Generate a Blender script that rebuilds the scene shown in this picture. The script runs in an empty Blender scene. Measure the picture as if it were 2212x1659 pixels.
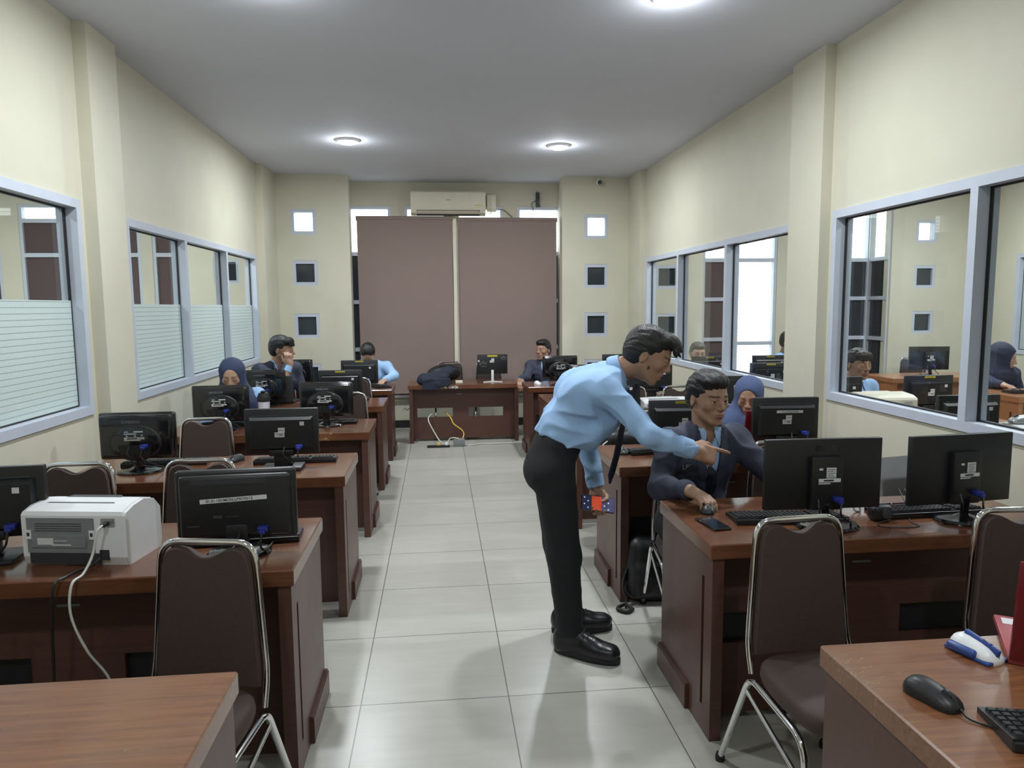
import bpy, bmesh, math, random
import numpy as np
from mathutils import Matrix, Vector, Euler
random.seed(7); np.random.seed(7)
SC = bpy.context.scene
COL = SC.collection
R = math.radians

# ------------------------------------------------------------------ camera, sky, lamps' light, exposure
def set_camera():
    yaw, pitch, roll = 0.101391, -0.107684, -0.008498
    cy, sy, cp, sp = math.cos(yaw), math.sin(yaw), math.cos(pitch), math.sin(pitch)
    f = Vector((sy*cp, cy*cp, sp)); r = Vector((cy, -sy, 0)); u = r.cross(f)
    cr, sr = math.cos(roll), math.sin(roll)
    r2 = cr*r + sr*u; u2 = -sr*r + cr*u
    cd = bpy.data.cameras.new('camera'); co = bpy.data.objects.new('camera', cd); COL.objects.link(co)
    cd.sensor_fit = 'HORIZONTAL'; cd.sensor_width = 36; cd.lens = 1554.93*36/2212
    cd.clip_start = 0.05; cd.clip_end = 200
    m = Matrix(((r2.x, u2.x, -f.x, 0), (r2.y, u2.y, -f.y, 0), (r2.z, u2.z, -f.z, 1.6), (0, 0, 0, 1)))
    co.matrix_world = m
    SC.camera = co
set_camera()
vs = SC.view_settings
SC.display_settings.display_device = 'sRGB'
vs.view_transform = 'Standard'; vs.look = 'None'; vs.gamma = 1.0; vs.use_curve_mapping = False
vs.exposure = -0.16
SC.cycles.max_bounces = 8; SC.cycles.diffuse_bounces = 4; SC.cycles.glossy_bounces = 3
SC.cycles.transmission_bounces = 4; SC.cycles.transparent_max_bounces = 12
SC.cycles.caustics_reflective = False; SC.cycles.caustics_refractive = False
W = bpy.data.worlds.new('sky'); SC.world = W; W.use_nodes = True
bg = W.node_tree.nodes['Background']
bg.inputs[0].default_value = (0.93, 0.98, 1.0, 1); bg.inputs[1].default_value = 5.0

CEIL = 3.2
LAMPS = [(-0.83, 7.25), (1.24, 7.35), (-0.83, 3.8), (1.25, 3.82), (-0.83, 0.4), (1.25, 0.4)]
SIDE_LAMPS = [(4.0, 7.3), (6.0, 7.3), (4.0, 3.8), (6.0, 3.8), (-3.4, 7.3), (-5.0, 7.3), (-3.4, 3.8), (-5.0, 3.8)]
LAMP_W, SIDE_W = 44.0, 48.0
def lamp_light(x, y, w):
    l = bpy.data.lights.new('downlight_glow', 'AREA'); l.shape = 'DISK'; l.size = 0.17; l.energy = w
    l.color = (0.90, 0.96, 1.0); l.spread = math.pi
    o = bpy.data.objects.new('downlight_glow', l); o.location = (x, y, CEIL-0.055); COL.objects.link(o)
    q = bpy.data.lights.new('downlight_fill', 'POINT'); q.energy = w*.11; q.color = l.color; q.shadow_soft_size = .04     # fill light added to brighten the ceiling, shown as a bulging bulb
    p = bpy.data.objects.new('downlight_fill', q); p.location = (x, y, CEIL-.095); COL.objects.link(p)
    return o
for (x, y) in LAMPS: lamp_light(x, y, LAMP_W*(.55 if y < 1 else 1))
for (x, y) in SIDE_LAMPS: lamp_light(x, y, SIDE_W)

# ------------------------------------------------------------------ helpers
class MB:
    def __init__(s): s.v = []; s.f = []; s.m = []; s.mi = 0
    def add(s, vs, fs):
        o = len(s.v); s.v += [tuple(float(c) for c in v) for v in vs]
        s.f += [tuple(i+o for i in f) for f in fs]; s.m += [s.mi]*len(fs); return s
    def box(s, x0, x1, y0, y1, z0, z1):
        return s.add([(x0,y0,z0),(x1,y0,z0),(x1,y1,z0),(x0,y1,z0),(x0,y0,z1),(x1,y0,z1),(x1,y1,z1),(x0,y1,z1)],
                     [(3,2,1,0),(4,5,6,7),(0,1,5,4),(1,2,6,5),(2,3,7,6),(3,0,4,7)])
    def hexa(s, p):
        return s.add(p, [(3,2,1,0),(4,5,6,7),(0,1,5,4),(1,2,6,5),(2,3,7,6),(3,0,4,7)])
    def rbox(s, c, size, r, seg=2, rot=None, vert_only=None):
        bm = bmesh.new(); bmesh.ops.create_cube(bm, size=1.0)
        for v in bm.verts: v.co = Vector((v.co.x*size[0], v.co.y*size[1], v.co.z*size[2]))
        es = bm.edges[:]
        if vert_only is not None:
            es = [e for e in es if abs((e.verts[0].co-e.verts[1].co).normalized()[vert_only]) > .9]
        bmesh.ops.bevel(bm, geom=es, offset=r, segments=seg, profile=0.5, affect='EDGES')
        bm.verts.index_update()
        M = Matrix.Translation(c)
        if rot is not None: M = M @ (rot.to_matrix().to_4x4() if isinstance(rot, Euler) else rot.to_4x4())
        s.add([M @ v.co for v in bm.verts], [[v.index for v in f.verts] for f in bm.faces]); bm.free(); return s
    def tube(s, path, r, n=8, closed=False, cap=True, flat=None):
        P = [Vector(p) for p in path]; N = len(P)
        rr = r if hasattr(r, '__len__') else [r]*N
        T = []
        for i in range(N):
            a = P[(i-1) % N] if (closed or i > 0) else P[i]; b = P[(i+1) % N] if (closed or i < N-1) else P[i]
            t = (b-a); T.append(t.normalized() if t.length > 1e-9 else Vector((0,0,1)))
        ref = Vector((0,0,1)) if abs(T[0].z) < .9 else Vector((1,0,0))
        u = T[0].cross(ref).normalized(); vs = []
        for i in range(N):
            if i > 0:
                u = (u - T[i]*u.dot(T[i]))
                u = u.normalized() if u.length > 1e-6 else T[i].orthogonal().normalized()
            w = T[i].cross(u)
            for k in range(n):
                a = 2*math.pi*k/n
                vs.append(P[i] + (u*math.cos(a) + w*math.sin(a)*(flat or 1.0))*rr[i])
        fs = []
        for i in range(N if closed else N-1):
            j = (i+1) % N
            for k in range(n):
                l = (k+1) % n; fs.append((i*n+k, i*n+l, j*n+l, j*n+k))
        if cap and not closed:
            fs.append(tuple(range(n-1, -1, -1))); fs.append(tuple((N-1)*n+k for k in range(n)))
        return s.add(vs, fs)
    def lathe(s, prof, c=(0,0,0), n=24, M=None, sx=1.0, sy=1.0):
        vs = []; fs = []; c = Vector(c)
        for (r, z) in prof:
            for k in range(n):
                a = 2*math.pi*k/n; q = Vector((r*math.cos(a)*sx, r*math.sin(a)*sy, z))
                if M is not None: q = M @ q
                vs.append(c+q)
        m = len(prof)
        for i in range(m-1):
            for k in range(n):
                l = (k+1) % n; fs.append((i*n+k, i*n+l, (i+1)*n+l, (i+1)*n+k))
        fs.append(tuple(range(n-1, -1, -1))); fs.append(tuple((m-1)*n+k for k in range(n)))
        return s.add(vs, fs)
    def prism(s, poly, a0, a1, plane='xz'):
        def P(p, a):
            if plane == 'xz': return (p[0], a, p[1])
            if plane == 'xy': return (p[0], p[1], a)
            return (a, p[0], p[1])
        n = len(poly); vs = [P(p, a0) for p in poly] + [P(p, a1) for p in poly]
        fs = [(i, (i+1) % n, n+(i+1) % n, n+i) for i in range(n)] + [tuple(range(n-1, -1, -1)), tuple(range(n, 2*n))]
        return s.add(vs, fs)
    def sphere(s, c, r, n=12, m=8, sc=(1,1,1)):
        prof = []; vs = []; fs = []; c = Vector(c)
        for i in range(m+1):
            t = math.pi*i/m
            for k in range(n):
                a = 2*math.pi*k/n
                vs.append(c+Vector((r*sc[0]*math.sin(t)*math.cos(a), r*sc[1]*math.sin(t)*math.sin(a), -r*sc[2]*math.cos(t))))
        for i in range(m):
            for k in range(n):
                l = (k+1) % n; fs.append((i*n+k, i*n+l, (i+1)*n+l, (i+1)*n+k))
        return s.add(vs, fs)
    def build(s, name, mats, parent=None, smooth=35, fix=True):
        me = bpy.data.meshes.new(name); me.from_pydata(s.v, [], s.f)
        if not isinstance(mats, (list, tuple)): mats = [mats]
        for m in mats: me.materials.append(m)
        me.polygons.foreach_set('material_index', s.m)
        if fix:
            bm = bmesh.new(); bm.from_mesh(me); bmesh.ops.recalc_face_normals(bm, faces=bm.faces[:]); bm.to_mesh(me); bm.free()
        if smooth:
            me.shade_smooth(); me.set_sharp_from_angle(angle=R(smooth))
        me.update()
        o = bpy.data.objects.new(name, me); COL.objects.link(o)
        if parent is not None: o.parent = parent
        return o

def arc_path(pts, r, n=5):
    P = [Vector(p) for p in pts]; out = [P[0]]
    for i in range(1, len(P)-1):
        a, b, c = P[i-1], P[i], P[i+1]
        d1 = (a-b); d2 = (c-b); q = min(r, d1.length*.49, d2.length*.49)
        s0 = b+d1.normalized()*q; e0 = b+d2.normalized()*q
        for k in range(n+1):
            t = k/n; out.append(s0*(1-t)**2 + b*2*t*(1-t) + e0*t*t)
    out.append(P[-1]); return out
def spline(pts, n=8):
    P = [Vector(p) for p in pts]; P = [P[0]*2-P[1]] + P + [P[-1]*2-P[-2]]; out = []
    for i in range(1, len(P)-2):
        for k in range(n):
            t = k/n; a, b, c, d = P[i-1], P[i], P[i+1], P[i+2]
            out.append(0.5*((2*b)+(c-a)*t+(2*a-5*b+4*c-d)*t*t+(3*b-a-3*c+d)*t**3))
    out.append(P[-2]); return out
def tag(o, label, cat, group=None, kind=None):
    o['label'] = label; o['category'] = cat
    if group: o['group'] = group
    if kind: o['kind'] = kind
    return o
def thing(name, label, cat, loc=(0,0,0), rz=0, group=None):
    o = bpy.data.objects.new(name, None); COL.objects.link(o); o.empty_display_size = .05
    o.location = loc; o.rotation_euler = (0, 0, rz); return tag(o, label, cat, group)
def structure(o): o['kind'] = 'structure'; return o
def dup(root, loc, rz=0, label=None, group=None, mirror=False):
    def cp(o, par):
        c = o.copy(); COL.objects.link(c)
        if par is not None:
            c.parent = par; c.matrix_parent_inverse = o.matrix_parent_inverse.copy()
        for ch in [q for q in bpy.data.objects if q.parent == o]: cp(ch, c)
        return c
    r = cp(root, None); r.location = loc; r.rotation_euler = (0, 0, rz)
    if label: r['label'] = label
    if group: r['group'] = group
    return r
def text_mesh(txt, size, name, m, parent, M, depth=0.0006, bold=0.0, align='CENTER'):
    cu = bpy.data.curves.new('t', 'FONT'); cu.body = txt; cu.size = size; cu.align_x = align; cu.align_y = 'CENTER'
    cu.extrude = depth; cu.offset = bold; cu.resolution_u = 3
    to = bpy.data.objects.new('t', cu); COL.objects.link(to)
    bpy.context.view_layer.update()
    me = bpy.data.meshes.new_from_object(to.evaluated_get(bpy.context.evaluated_depsgraph_get()))
    bpy.data.objects.remove(to); bpy.data.curves.remove(cu)
    me.transform(M); me.materials.clear(); me.materials.append(m); me.name = name
    o = bpy.data.objects.new(name, me); COL.objects.link(o); o.parent = parent; return o
BACK = Matrix.Rotation(R(90), 4, 'X')      # text standing upright, read from -Y

# ------------------------------------------------------------------ materials
def mat(name, col, rough=0.5, metal=0.0, var=0.0, scale=30.0, bump=0.0, coat=0.0, spec=0.5, stretch=None, col2=None, emit=None):
    m = bpy.data.materials.new(name); m.use_nodes = True; nt = m.node_tree; b = nt.nodes['Principled BSDF']
    b.inputs['Base Color'].default_value = (*col, 1); b.inputs['Roughness'].default_value = rough
    b.inputs['Metallic'].default_value = metal; b.inputs['Coat Weight'].default_value = coat
    b.inputs['Coat Roughness'].default_value = 0.08; b.inputs['Specular IOR Level'].default_value = spec
    tc = nt.nodes.new('ShaderNodeTexCoord'); mp = nt.nodes.new('ShaderNodeMapping'); nz = nt.nodes.new('ShaderNodeTexNoise')
    nt.links.new(tc.outputs['Object'], mp.inputs[0]); nt.links.new(mp.outputs[0], nz.inputs['Vector'])
    nz.inputs['Scale'].default_value = scale; nz.inputs['Detail'].default_value = 4
    if stretch: mp.inputs['Scale'].default_value = stretch
    c2 = col2 or tuple(min(1, c*(1-var)) for c in col)
    mx = nt.nodes.new('ShaderNodeMix'); mx.data_type = 'RGBA'
    rp = nt.nodes.new('ShaderNodeMapRange'); rp.inputs[1].default_value = .35; rp.inputs[2].default_value = .65
    nt.links.new(nz.outputs['Fac'], rp.inputs[0]); nt.links.new(rp.outputs[0], mx.inputs[0])
    mx.inputs[6].default_value = (*col, 1); mx.inputs[7].default_value = (*c2, 1)
    nt.links.new(mx.outputs[2], b.inputs['Base Color'])
    if bump:
        bp = nt.nodes.new('ShaderNodeBump'); bp.inputs['Strength'].default_value = bump; bp.inputs['Distance'].default_value = .004
        nt.links.new(nz.outputs['Fac'], bp.inputs['Height']); nt.links.new(bp.outputs[0], b.inputs['Normal'])
    if emit:
        b.inputs['Emission Color'].default_value = (*emit[0], 1); b.inputs['Emission Strength'].default_value = emit[1]
    return m
def wood(name, c1, c2, rough, wear=0.0, wearcol=(.42,.24,.13), coat=.35):
    m = bpy.data.materials.new(name); m.use_nodes = True; nt = m.node_tree; b = nt.nodes['Principled BSDF']; L = nt.links.new
    tc = nt.nodes.new('ShaderNodeTexCoord'); mp = nt.nodes.new('ShaderNodeMapping'); mp.inputs['Scale'].default_value = (1.6, 26, 26)
    oi = nt.nodes.new('ShaderNodeObjectInfo'); ad = nt.nodes.new('ShaderNodeVectorMath'); ad.operation = 'ADD'
    ml = nt.nodes.new('ShaderNodeMath'); ml.operation = 'MULTIPLY'; ml.inputs[1].default_value = 7.0
    L(oi.outputs['Random'], ml.inputs[0]); L(tc.outputs['Object'], ad.inputs[0]); L(ml.outputs[0], ad.inputs[1]); L(ad.outputs[0], mp.inputs[0])
    n1 = nt.nodes.new('ShaderNodeTexNoise'); n1.inputs['Scale'].default_value = 3.0; n1.inputs['Detail'].default_value = 6; n1.inputs['Distortion'].default_value = .6
    L(mp.outputs[0], n1.inputs['Vector'])
    cr = nt.nodes.new('ShaderNodeValToRGB'); cr.color_ramp.elements[0].position = .2; cr.color_ramp.elements[1].position = .85
    cr.color_ramp.elements[0].color = (*c1, 1); cr.color_ramp.elements[1].color = (*c2, 1)
    L(n1.outputs['Fac'], cr.inputs[0])
    out = cr.outputs[0]
    n2 = nt.nodes.new('ShaderNodeTexNoise'); n2.inputs['Scale'].default_value = 3.5; n2.inputs['Detail'].default_value = 5; L(ad.outputs[0], n2.inputs['Vector'])
    if wear:
        r2 = nt.nodes.new('ShaderNodeMapRange'); r2.inputs[1].default_value = .5; r2.inputs[2].default_value = .68; r2.inputs[4].default_value = wear
        L(n2.outputs['Fac'], r2.inputs[0])
        mx = nt.nodes.new('ShaderNodeMix'); mx.data_type = 'RGBA'; L(r2.outputs[0], mx.inputs[0]); L(out, mx.inputs[6]); mx.inputs[7].default_value = (*wearcol, 1)
        # fine scratches: thin bands of a strongly stretched, distorted noise
        mp3 = nt.nodes.new('ShaderNodeMapping'); mp3.inputs['Scale'].default_value = (5, 26, 5); mp3.inputs['Rotation'].default_value = (0, 0, .5); L(ad.outputs[0], mp3.inputs[0])
        n3 = nt.nodes.new('ShaderNodeTexNoise'); n3.inputs['Scale'].default_value = 1.6; n3.inputs['Detail'].default_value = 2; n3.inputs['Distortion'].default_value = 1.5; L(mp3.outputs[0], n3.inputs['Vector'])
        s1 = nt.nodes.new('ShaderNodeMath'); s1.operation = 'SUBTRACT'; s1.inputs[1].default_value = .5; L(n3.outputs['Fac'], s1.inputs[0])
        s2 = nt.nodes.new('ShaderNodeMath'); s2.operation = 'ABSOLUTE'; L(s1.outputs[0], s2.inputs[0])
        s3 = nt.nodes.new('ShaderNodeMath'); s3.operation = 'LESS_THAN'; s3.inputs[1].default_value = .004; L(s2.outputs[0], s3.inputs[0])
        s4 = nt.nodes.new('ShaderNodeMath'); s4.operation = 'GREATER_THAN'; s4.inputs[1].default_value = .6; L(n2.outputs['Fac'], s4.inputs[0])
        s5 = nt.nodes.new('ShaderNodeMath'); s5.operation = 'MULTIPLY'; L(s3.outputs[0], s5.inputs[0]); L(s4.outputs[0], s5.inputs[1])
        mx2 = nt.nodes.new('ShaderNodeMix'); mx2.data_type = 'RGBA'; L(s5.outputs[0], mx2.inputs[0]); L(mx.outputs[2], mx2.inputs[6]); mx2.inputs[7].default_value = (.5, .36, .22, 1)
        out = mx2.outputs[2]
    L(out, b.inputs['Base Color'])
    rr = nt.nodes.new('ShaderNodeMapRange'); rr.inputs[3].default_value = rough*.7; rr.inputs[4].default_value = rough*1.4; L(n2.outputs['Fac'], rr.inputs[0]); L(rr.outputs[0], b.inputs['Roughness'])
    b.inputs['Coat Weight'].default_value = coat; b.inputs['Coat Roughness'].default_value = .12
    return m
def floor_mat():
    m = bpy.data.materials.new('floor_tile'); m.use_nodes = True; nt = m.node_tree; b = nt.nodes['Principled BSDF']; L = nt.links.new
    tc = nt.nodes.new('ShaderNodeTexCoord'); mp = nt.nodes.new('ShaderNodeMapping'); mp.inputs['Location'].default_value = (0.340+.6*20, -8.2037+.6*20, 0)
    L(tc.outputs['Object'], mp.inputs[0])
    br = nt.nodes.new('ShaderNodeTexBrick'); br.offset = 0; br.squash = 1
    br.inputs['Brick Width'].default_value = .6; br.inputs['Row Height'].default_value = .6; br.inputs['Mortar Size'].default_value = .0022; br.inputs['Scale'].default_value = 1
    br.inputs['Mortar Smooth'].default_value = 0.1; br.inputs['Bias'].default_value = 0
    br.inputs['Color1'].default_value = (.455, .442, .395, 1); br.inputs['Color2'].default_value = (.435, .422, .378, 1); br.inputs['Mortar'].default_value = (.09, .085, .075, 1)
    L(mp.outputs[0], br.inputs['Vector'])
    mp2 = nt.nodes.new('ShaderNodeMapping'); mp2.inputs['Scale'].default_value = (1.5, 9, 1); L(tc.outputs['Object'], mp2.inputs[0])
    nz = nt.nodes.new('ShaderNodeTexNoise'); nz.inputs['Scale'].default_value = 3; nz.inputs['Detail'].default_value = 7; L(mp2.outputs[0], nz.inputs['Vector'])
    mr = nt.nodes.new('ShaderNodeMapRange'); mr.inputs[1].default_value = .3; mr.inputs[2].default_value = .7; mr.inputs[3].default_value = .95; mr.inputs[4].default_value = 1.03; L(nz.outputs['Fac'], mr.inputs[0])
    mu = nt.nodes.new('ShaderNodeVectorMath'); mu.operation = 'SCALE'; L(br.outputs['Color'], mu.inputs[0]); L(mr.outputs[0], mu.inputs['Scale'])
    L(mu.outputs[0], b.inputs['Base Color'])
    b.inputs['Roughness'].default_value = .28; b.inputs['Specular IOR Level'].default_value = .5
    return m
def glass_mat(name, tint=(.95,.97,.97), film=False):
    m = bpy.data.materials.new(name); m.use_nodes = True; nt = m.node_tree; L = nt.links.new
    for n in list(nt.nodes): nt.nodes.remove(n)
    out = nt.nodes.new('ShaderNodeOutputMaterial'); tr = nt.nodes.new('ShaderNodeBsdfTransparent'); gl = nt.nodes.new('ShaderNodeBsdfGlossy')
    tr.inputs[0].default_value = (*tint, 1); gl.inputs['Roughness'].default_value = .015
    fr = nt.nodes.new('ShaderNodeFresnel'); fr.inputs[0].default_value = 1.5
    mx = nt.nodes.new('ShaderNodeMixShader'); 
    ge = nt.nodes.new('ShaderNodeNewGeometry'); su = nt.nodes.new('ShaderNodeMath'); su.operation = 'SUBTRACT'; su.inputs[0].default_value = 1.0; L(ge.outputs['Backfacing'], su.inputs[1])
    mu = nt.nodes.new('ShaderNodeMath'); mu.operation = 'MULTIPLY'; L(fr.outputs[0], mu.inputs[0]); L(su.outputs[0], mu.inputs[1])
    L(mu.outputs[0], mx.inputs[0]); L(tr.outputs[0], mx.inputs[1]); L(gl.outputs[0], mx.inputs[2])
    L(mx.outputs[0], out.inputs[0]); return m
def film_mat():
    m = bpy.data.materials.new('frosted_film'); m.use_nodes = True; nt = m.node_tree; L = nt.links.new
    b = nt.nodes['Principled BSDF']; out = [n for n in nt.nodes if n.type == 'OUTPUT_MATERIAL'][0]
    tc = nt.nodes.new('ShaderNodeTexCoord'); sp = nt.nodes.new('ShaderNodeSeparateXYZ'); L(tc.outputs['Object'], sp.inputs[0])
    def lines(sock, period, width):
        a = nt.nodes.new('ShaderNodeMath'); a.operation = 'MULTIPLY'; a.inputs[1].default_value = 1/period; L(sock, a.inputs[0])
        f = nt.nodes.new('ShaderNodeMath'); f.operation = 'FRACT'; L(a.outputs[0], f.inputs[0])
        g = nt.nodes.new('ShaderNodeMath'); g.operation = 'LESS_THAN'; g.inputs[1].default_value = width/period; L(f.outputs[0], g.inputs[0]); return g.outputs[0]
    h = lines(sp.outputs['Z'], .031, .0022); v = lines(sp.outputs['Y'], .022, .0012)
    vm = nt.nodes.new('ShaderNodeMath'); vm.operation = 'MULTIPLY'; vm.inputs[1].default_value = .3; L(v, vm.inputs[0])
    mx0 = nt.nodes.new('ShaderNodeMath'); mx0.operation = 'MAXIMUM'; L(h, mx0.inputs[0]); L(vm.outputs[0], mx0.inputs[1])
    mx = nt.nodes.new('ShaderNodeMix'); mx.data_type = 'RGBA'; L(mx0.outputs[0], mx.inputs[0]); mx.inputs[6].default_value = (.74,.81,.80,1); mx.inputs[7].default_value = (.25,.31,.31,1)
    L(mx.outputs[2], b.inputs['Base Color']); b.inputs['Roughness'].default_value = .22
    tl = nt.nodes.new('ShaderNodeBsdfTranslucent'); L(mx.outputs[2], tl.inputs[0])
    tp = nt.nodes.new('ShaderNodeBsdfTransparent')
    m1 = nt.nodes.new('ShaderNodeMixShader'); m1.inputs[0].default_value = .45; L(b.outputs[0], m1.inputs[1]); L(tl.outputs[0], m1.inputs[2])
    m2 = nt.nodes.new('ShaderNodeMixShader'); m2.inputs[0].default_value = .10; L(m1.outputs[0], m2.inputs[1]); L(tp.outputs[0], m2.inputs[2])
    L(m2.outputs[0], out.inputs[0]); return m
def emit_mat(name, col, s):
    m = bpy.data.materials.new(name); m.use_nodes = True; nt = m.node_tree
    b = nt.nodes['Principled BSDF']; b.inputs['Base Color'].default_value = (*col, 1)
    b.inputs['Emission Color'].default_value = (*col, 1); b.inputs['Emission Strength'].default_value = s; return m

m_wall = mat('cream_wall_paint', (.66,.635,.515), .6, var=.06, scale=2.2, bump=.05, spec=.3)
m_ceil = mat('ceiling_paint', (.70,.72,.80), .8, var=.04, scale=1.2, spec=.2)
m_floor = floor_mat()
m_alu = mat('powder_coated_aluminium', (.56,.61,.70), .38, var=.05, scale=8)
m_gasket = mat('black_gasket', (.012,.013,.016), .5)
m_glass = glass_mat('clear_glass')
m_film = film_mat()
m_dark_glass = mat('dark_film_glass', (.032,.042,.05), .12, var=.2, scale=3, spec=.6)
m_base = mat('black_baseboard', (.02,.02,.022), .35)
m_blind = mat('brown_blind_fabric', (.30,.222,.20), .8, var=.07, scale=220, bump=.1)
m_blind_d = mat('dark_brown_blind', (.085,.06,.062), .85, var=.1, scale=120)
m_white = mat('white_plastic', (.80,.81,.82), .35, var=.03, scale=12)
m_acw = mat('aged_white_plastic', (.78,.74,.60), .4, var=.05, scale=6)
m_black = mat('black_plastic', (.014,.0145,.016), .42, var=.25, scale=90, bump=.05)
m_gloss = mat('glossy_black_plastic', (.009,.0095,.011), .14, var=.2, scale=20, coat=.6)
m_key = mat('black_keycap', (.02,.021,.023), .5, var=.2, scale=60)
m_dkgrey = mat('dark_grey_plastic', (.05,.055,.06), .45, var=.15, scale=60)
m_grey = mat('grey_plastic', (.21,.225,.235), .5, var=.08, scale=25)
m_silver = mat('silver_plastic', (.46,.47,.48), .32, metal=.6, var=.06, scale=10)
m_plate = mat('grey_metal_plate', (.52,.53,.54), .45, metal=.0, var=.06, scale=10)
m_chrome = mat('chrome', (.82,.83,.84), .09, metal=1.0, var=.03, scale=5)
m_vinyl = mat('brown_vinyl', (.062,.039,.033), .68, var=.15, scale=140, bump=.12)
m_rubber = mat('black_rubber', (.01,.01,.01), .7)
m_label = mat('paper_label', (.68,.69,.68), .6, var=.08, scale=50)
m_yellow = mat('yellow_label', (.72,.60,.05), .5, var=.08, scale=40)
m_ink = mat('label_ink', (.03,.03,.035), .6)
m_logo = mat('grey_logo_print', (.16,.165,.17), .5)
m_logod = mat('dark_embossed_logo', (.035,.037,.04), .35)
m_blue = mat('blue_plug', (.02,.035,.24), .4)
m_screen = mat('dark_screen', (.01,.011,.013), .12)
m_woodtop = wood('desk_top_veneer', (.105,.036,.018), (.175,.07,.034), .24, wear=.42, wearcol=(.24,.115,.05))
m_woodtop2 = wood('worn_desk_top_veneer', (.13,.048,.021), (.27,.115,.048), .27, wear=.6, wearcol=(.20,.105,.055))
m_wood = wood('desk_body_veneer', (.072,.029,.021), (.112,.047,.033), .4, coat=.1)
m_wood_l = wood('light_desk_veneer', (.30,.12,.05), (.40,.18,.08), .3)
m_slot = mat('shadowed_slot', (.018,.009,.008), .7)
m_lampdisc = emit_mat('lit_diffuser', (.95,.98,1.0), 14)
m_cable_w = mat('white_cable', (.62,.62,.58), .5)
m_cable_y = mat('yellow_cable', (.75,.50,.06), .5)
m_red = mat('red_laptop_lid', (.20,.018,.028), .28, var=.1, scale=10)
m_redl = mat('red_laptop_deck', (.36,.06,.07), .35, var=.08, scale=14)
m_navy = mat('navy_cloth', (.022,.027,.05), .85, var=.25, scale=160, bump=.15)
m_blazer = mat('navy_blazer_cloth', (.042,.049,.082), .8, var=.22, scale=170, bump=.12)
m_shirt = mat('light_blue_shirt_cloth', (.33,.52,.80), .75, var=.06, scale=120, bump=.06)
m_trouser = mat('black_trouser_cloth', (.0105,.0115,.0145), .85, var=.2, scale=180, bump=.08)
m_tie = mat('dark_navy_tie_cloth', (.010,.013,.03), .6, var=.15, scale=200)
m_tieb = mat('blue_tie_cloth', (.035,.09,.22), .6, var=.15, scale=200)
m_hijab = mat('navy_hijab_cloth', (.038,.052,.115), .8, var=.12, scale=120, bump=.05)
m_hijab2 = mat('slate_blue_hijab_cloth', (.065,.092,.20), .8, var=.12, scale=120, bump=.05)
m_hijab3 = mat('dark_navy_hijab_cloth', (.025,.032,.068), .8, var=.12, scale=120, bump=.05)
m_shoe = mat('black_leather', (.012,.0125,.015), .32, var=.2, scale=60, bump=.1)
m_sole = mat('black_rubber_sole', (.01,.01,.011), .6)
m_hair = mat('black_hair', (.010,.0092,.0095), .42, var=.4, scale=160, stretch=(1.6,.35,.5), bump=.9)
m_hairg = mat('ash_brown_hair', (.10,.095,.075), .5, var=.4, scale=60)
# ------------------------------------------------------------------ the setting
def grid_wall(mb, fixed, lo, hi, u0, u1, v0, v1, holes, plane):
    """a wall slab with rectangular openings; plane 'x': fixed X range lo..hi, u=Y, v=Z; plane 'y': fixed Y range, u=X"""
    us = sorted({u0, u1, *[h[0] for h in holes], *[h[1] for h in holes]}); us = [u for u in us if u0 <= u <= u1]
    vs = sorted({v0, v1, *[h[2] for h in holes], *[h[3] for h in holes]}); vs = [v for v in vs if v0 <= v <= v1]
    for i in range(len(us)-1):
        for j in range(len(vs)-1):
            cu, cv = (us[i]+us[i+1])/2, (vs[j]+vs[j+1])/2
            if any(h[0] < cu < h[1] and h[2] < cv < h[3] for h in holes): continue
            if plane == 'x': mb.box(lo, hi, us[i], us[i+1], vs[j], vs[j+1])
            else: mb.box(us[i], us[i+1], lo, hi, vs[j], vs[j+1])
YB, YP, Y0 = 9.6, 9.1, -1.6
XL, XR = -2.0, 2.5
mb = MB(); mb.box(-6.2, 8.2, Y0-.2, 10.0, -.1, 0); structure(mb.build('floor', m_floor, smooth=0))
mb = MB(); mb.box(-6.2, 8.2, Y0-.2, 9.75, CEIL, CEIL+.1); structure(mb.build('ceiling', m_ceil, smooth=0))
WL1, WL2 = (1.0, 4.36, 1.0, 2.215), (4.95, 8.33, 1.0, 2.19)
WR1, WR2 = (.72, 4.40, .985, 2.18), (4.92, 8.52, .975, 2.16)
mb = MB(); grid_wall(mb, 0, XL-.12, XL, Y0, 9.72, 0, CEIL, [WL1, WL2], 'x')
mb.box(XL, XL+.075, 4.42, 4.80, 0, CEIL); mb.box(XL, XL+.075, 8.47, YP, 0, CEIL)
structure(mb.build('wall_left', m_wall, smooth=0))
mb = MB(); grid_wall(mb, 0, XR, XR+.12, Y0, 9.72, 0, CEIL, [WR1, WR2], 'x')
mb.box(XR-.07, XR, 4.44, 4.86, 0, CEIL); mb.box(XR-.07, XR, 8.58, YP, 0, CEIL)
structure(mb.build('wall_right', m_wall, smooth=0))
mb = MB(); mb.box(-6.2, 8.2, Y0-.12, Y0, 0, CEIL); structure(mb.build('wall_front', m_wall, smooth=0))
mb = MB(); mb.box(-6.2, -6.08, Y0, 9.72, 0, CEIL); structure(mb.build('wall_far_left', m_wall, smooth=0))
WF = (4.6, 8.45, .95, 2.2)
mb = MB(); grid_wall(mb, 0, 7.25, 7.37, Y0, 9.72, 0, CEIL, [WF], 'x'); structure(mb.build('wall_far_right', m_wall, smooth=0))
mb = MB(); mb.box(8.08, 8.2, Y0, 9.72, 0, CEIL); structure(mb.build('wall_outer_right', m_wall, smooth=0))
def squares(cx, zs, s=.302): return [(cx-s/2, cx+s/2, z-s/2, z+s/2) for z in zs]
SQL = squares(-1.602, (2.64, 2.025, 1.38, .76)); SQR = squares(2.016, (2.59, 1.972, 1.357, .76))
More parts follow.
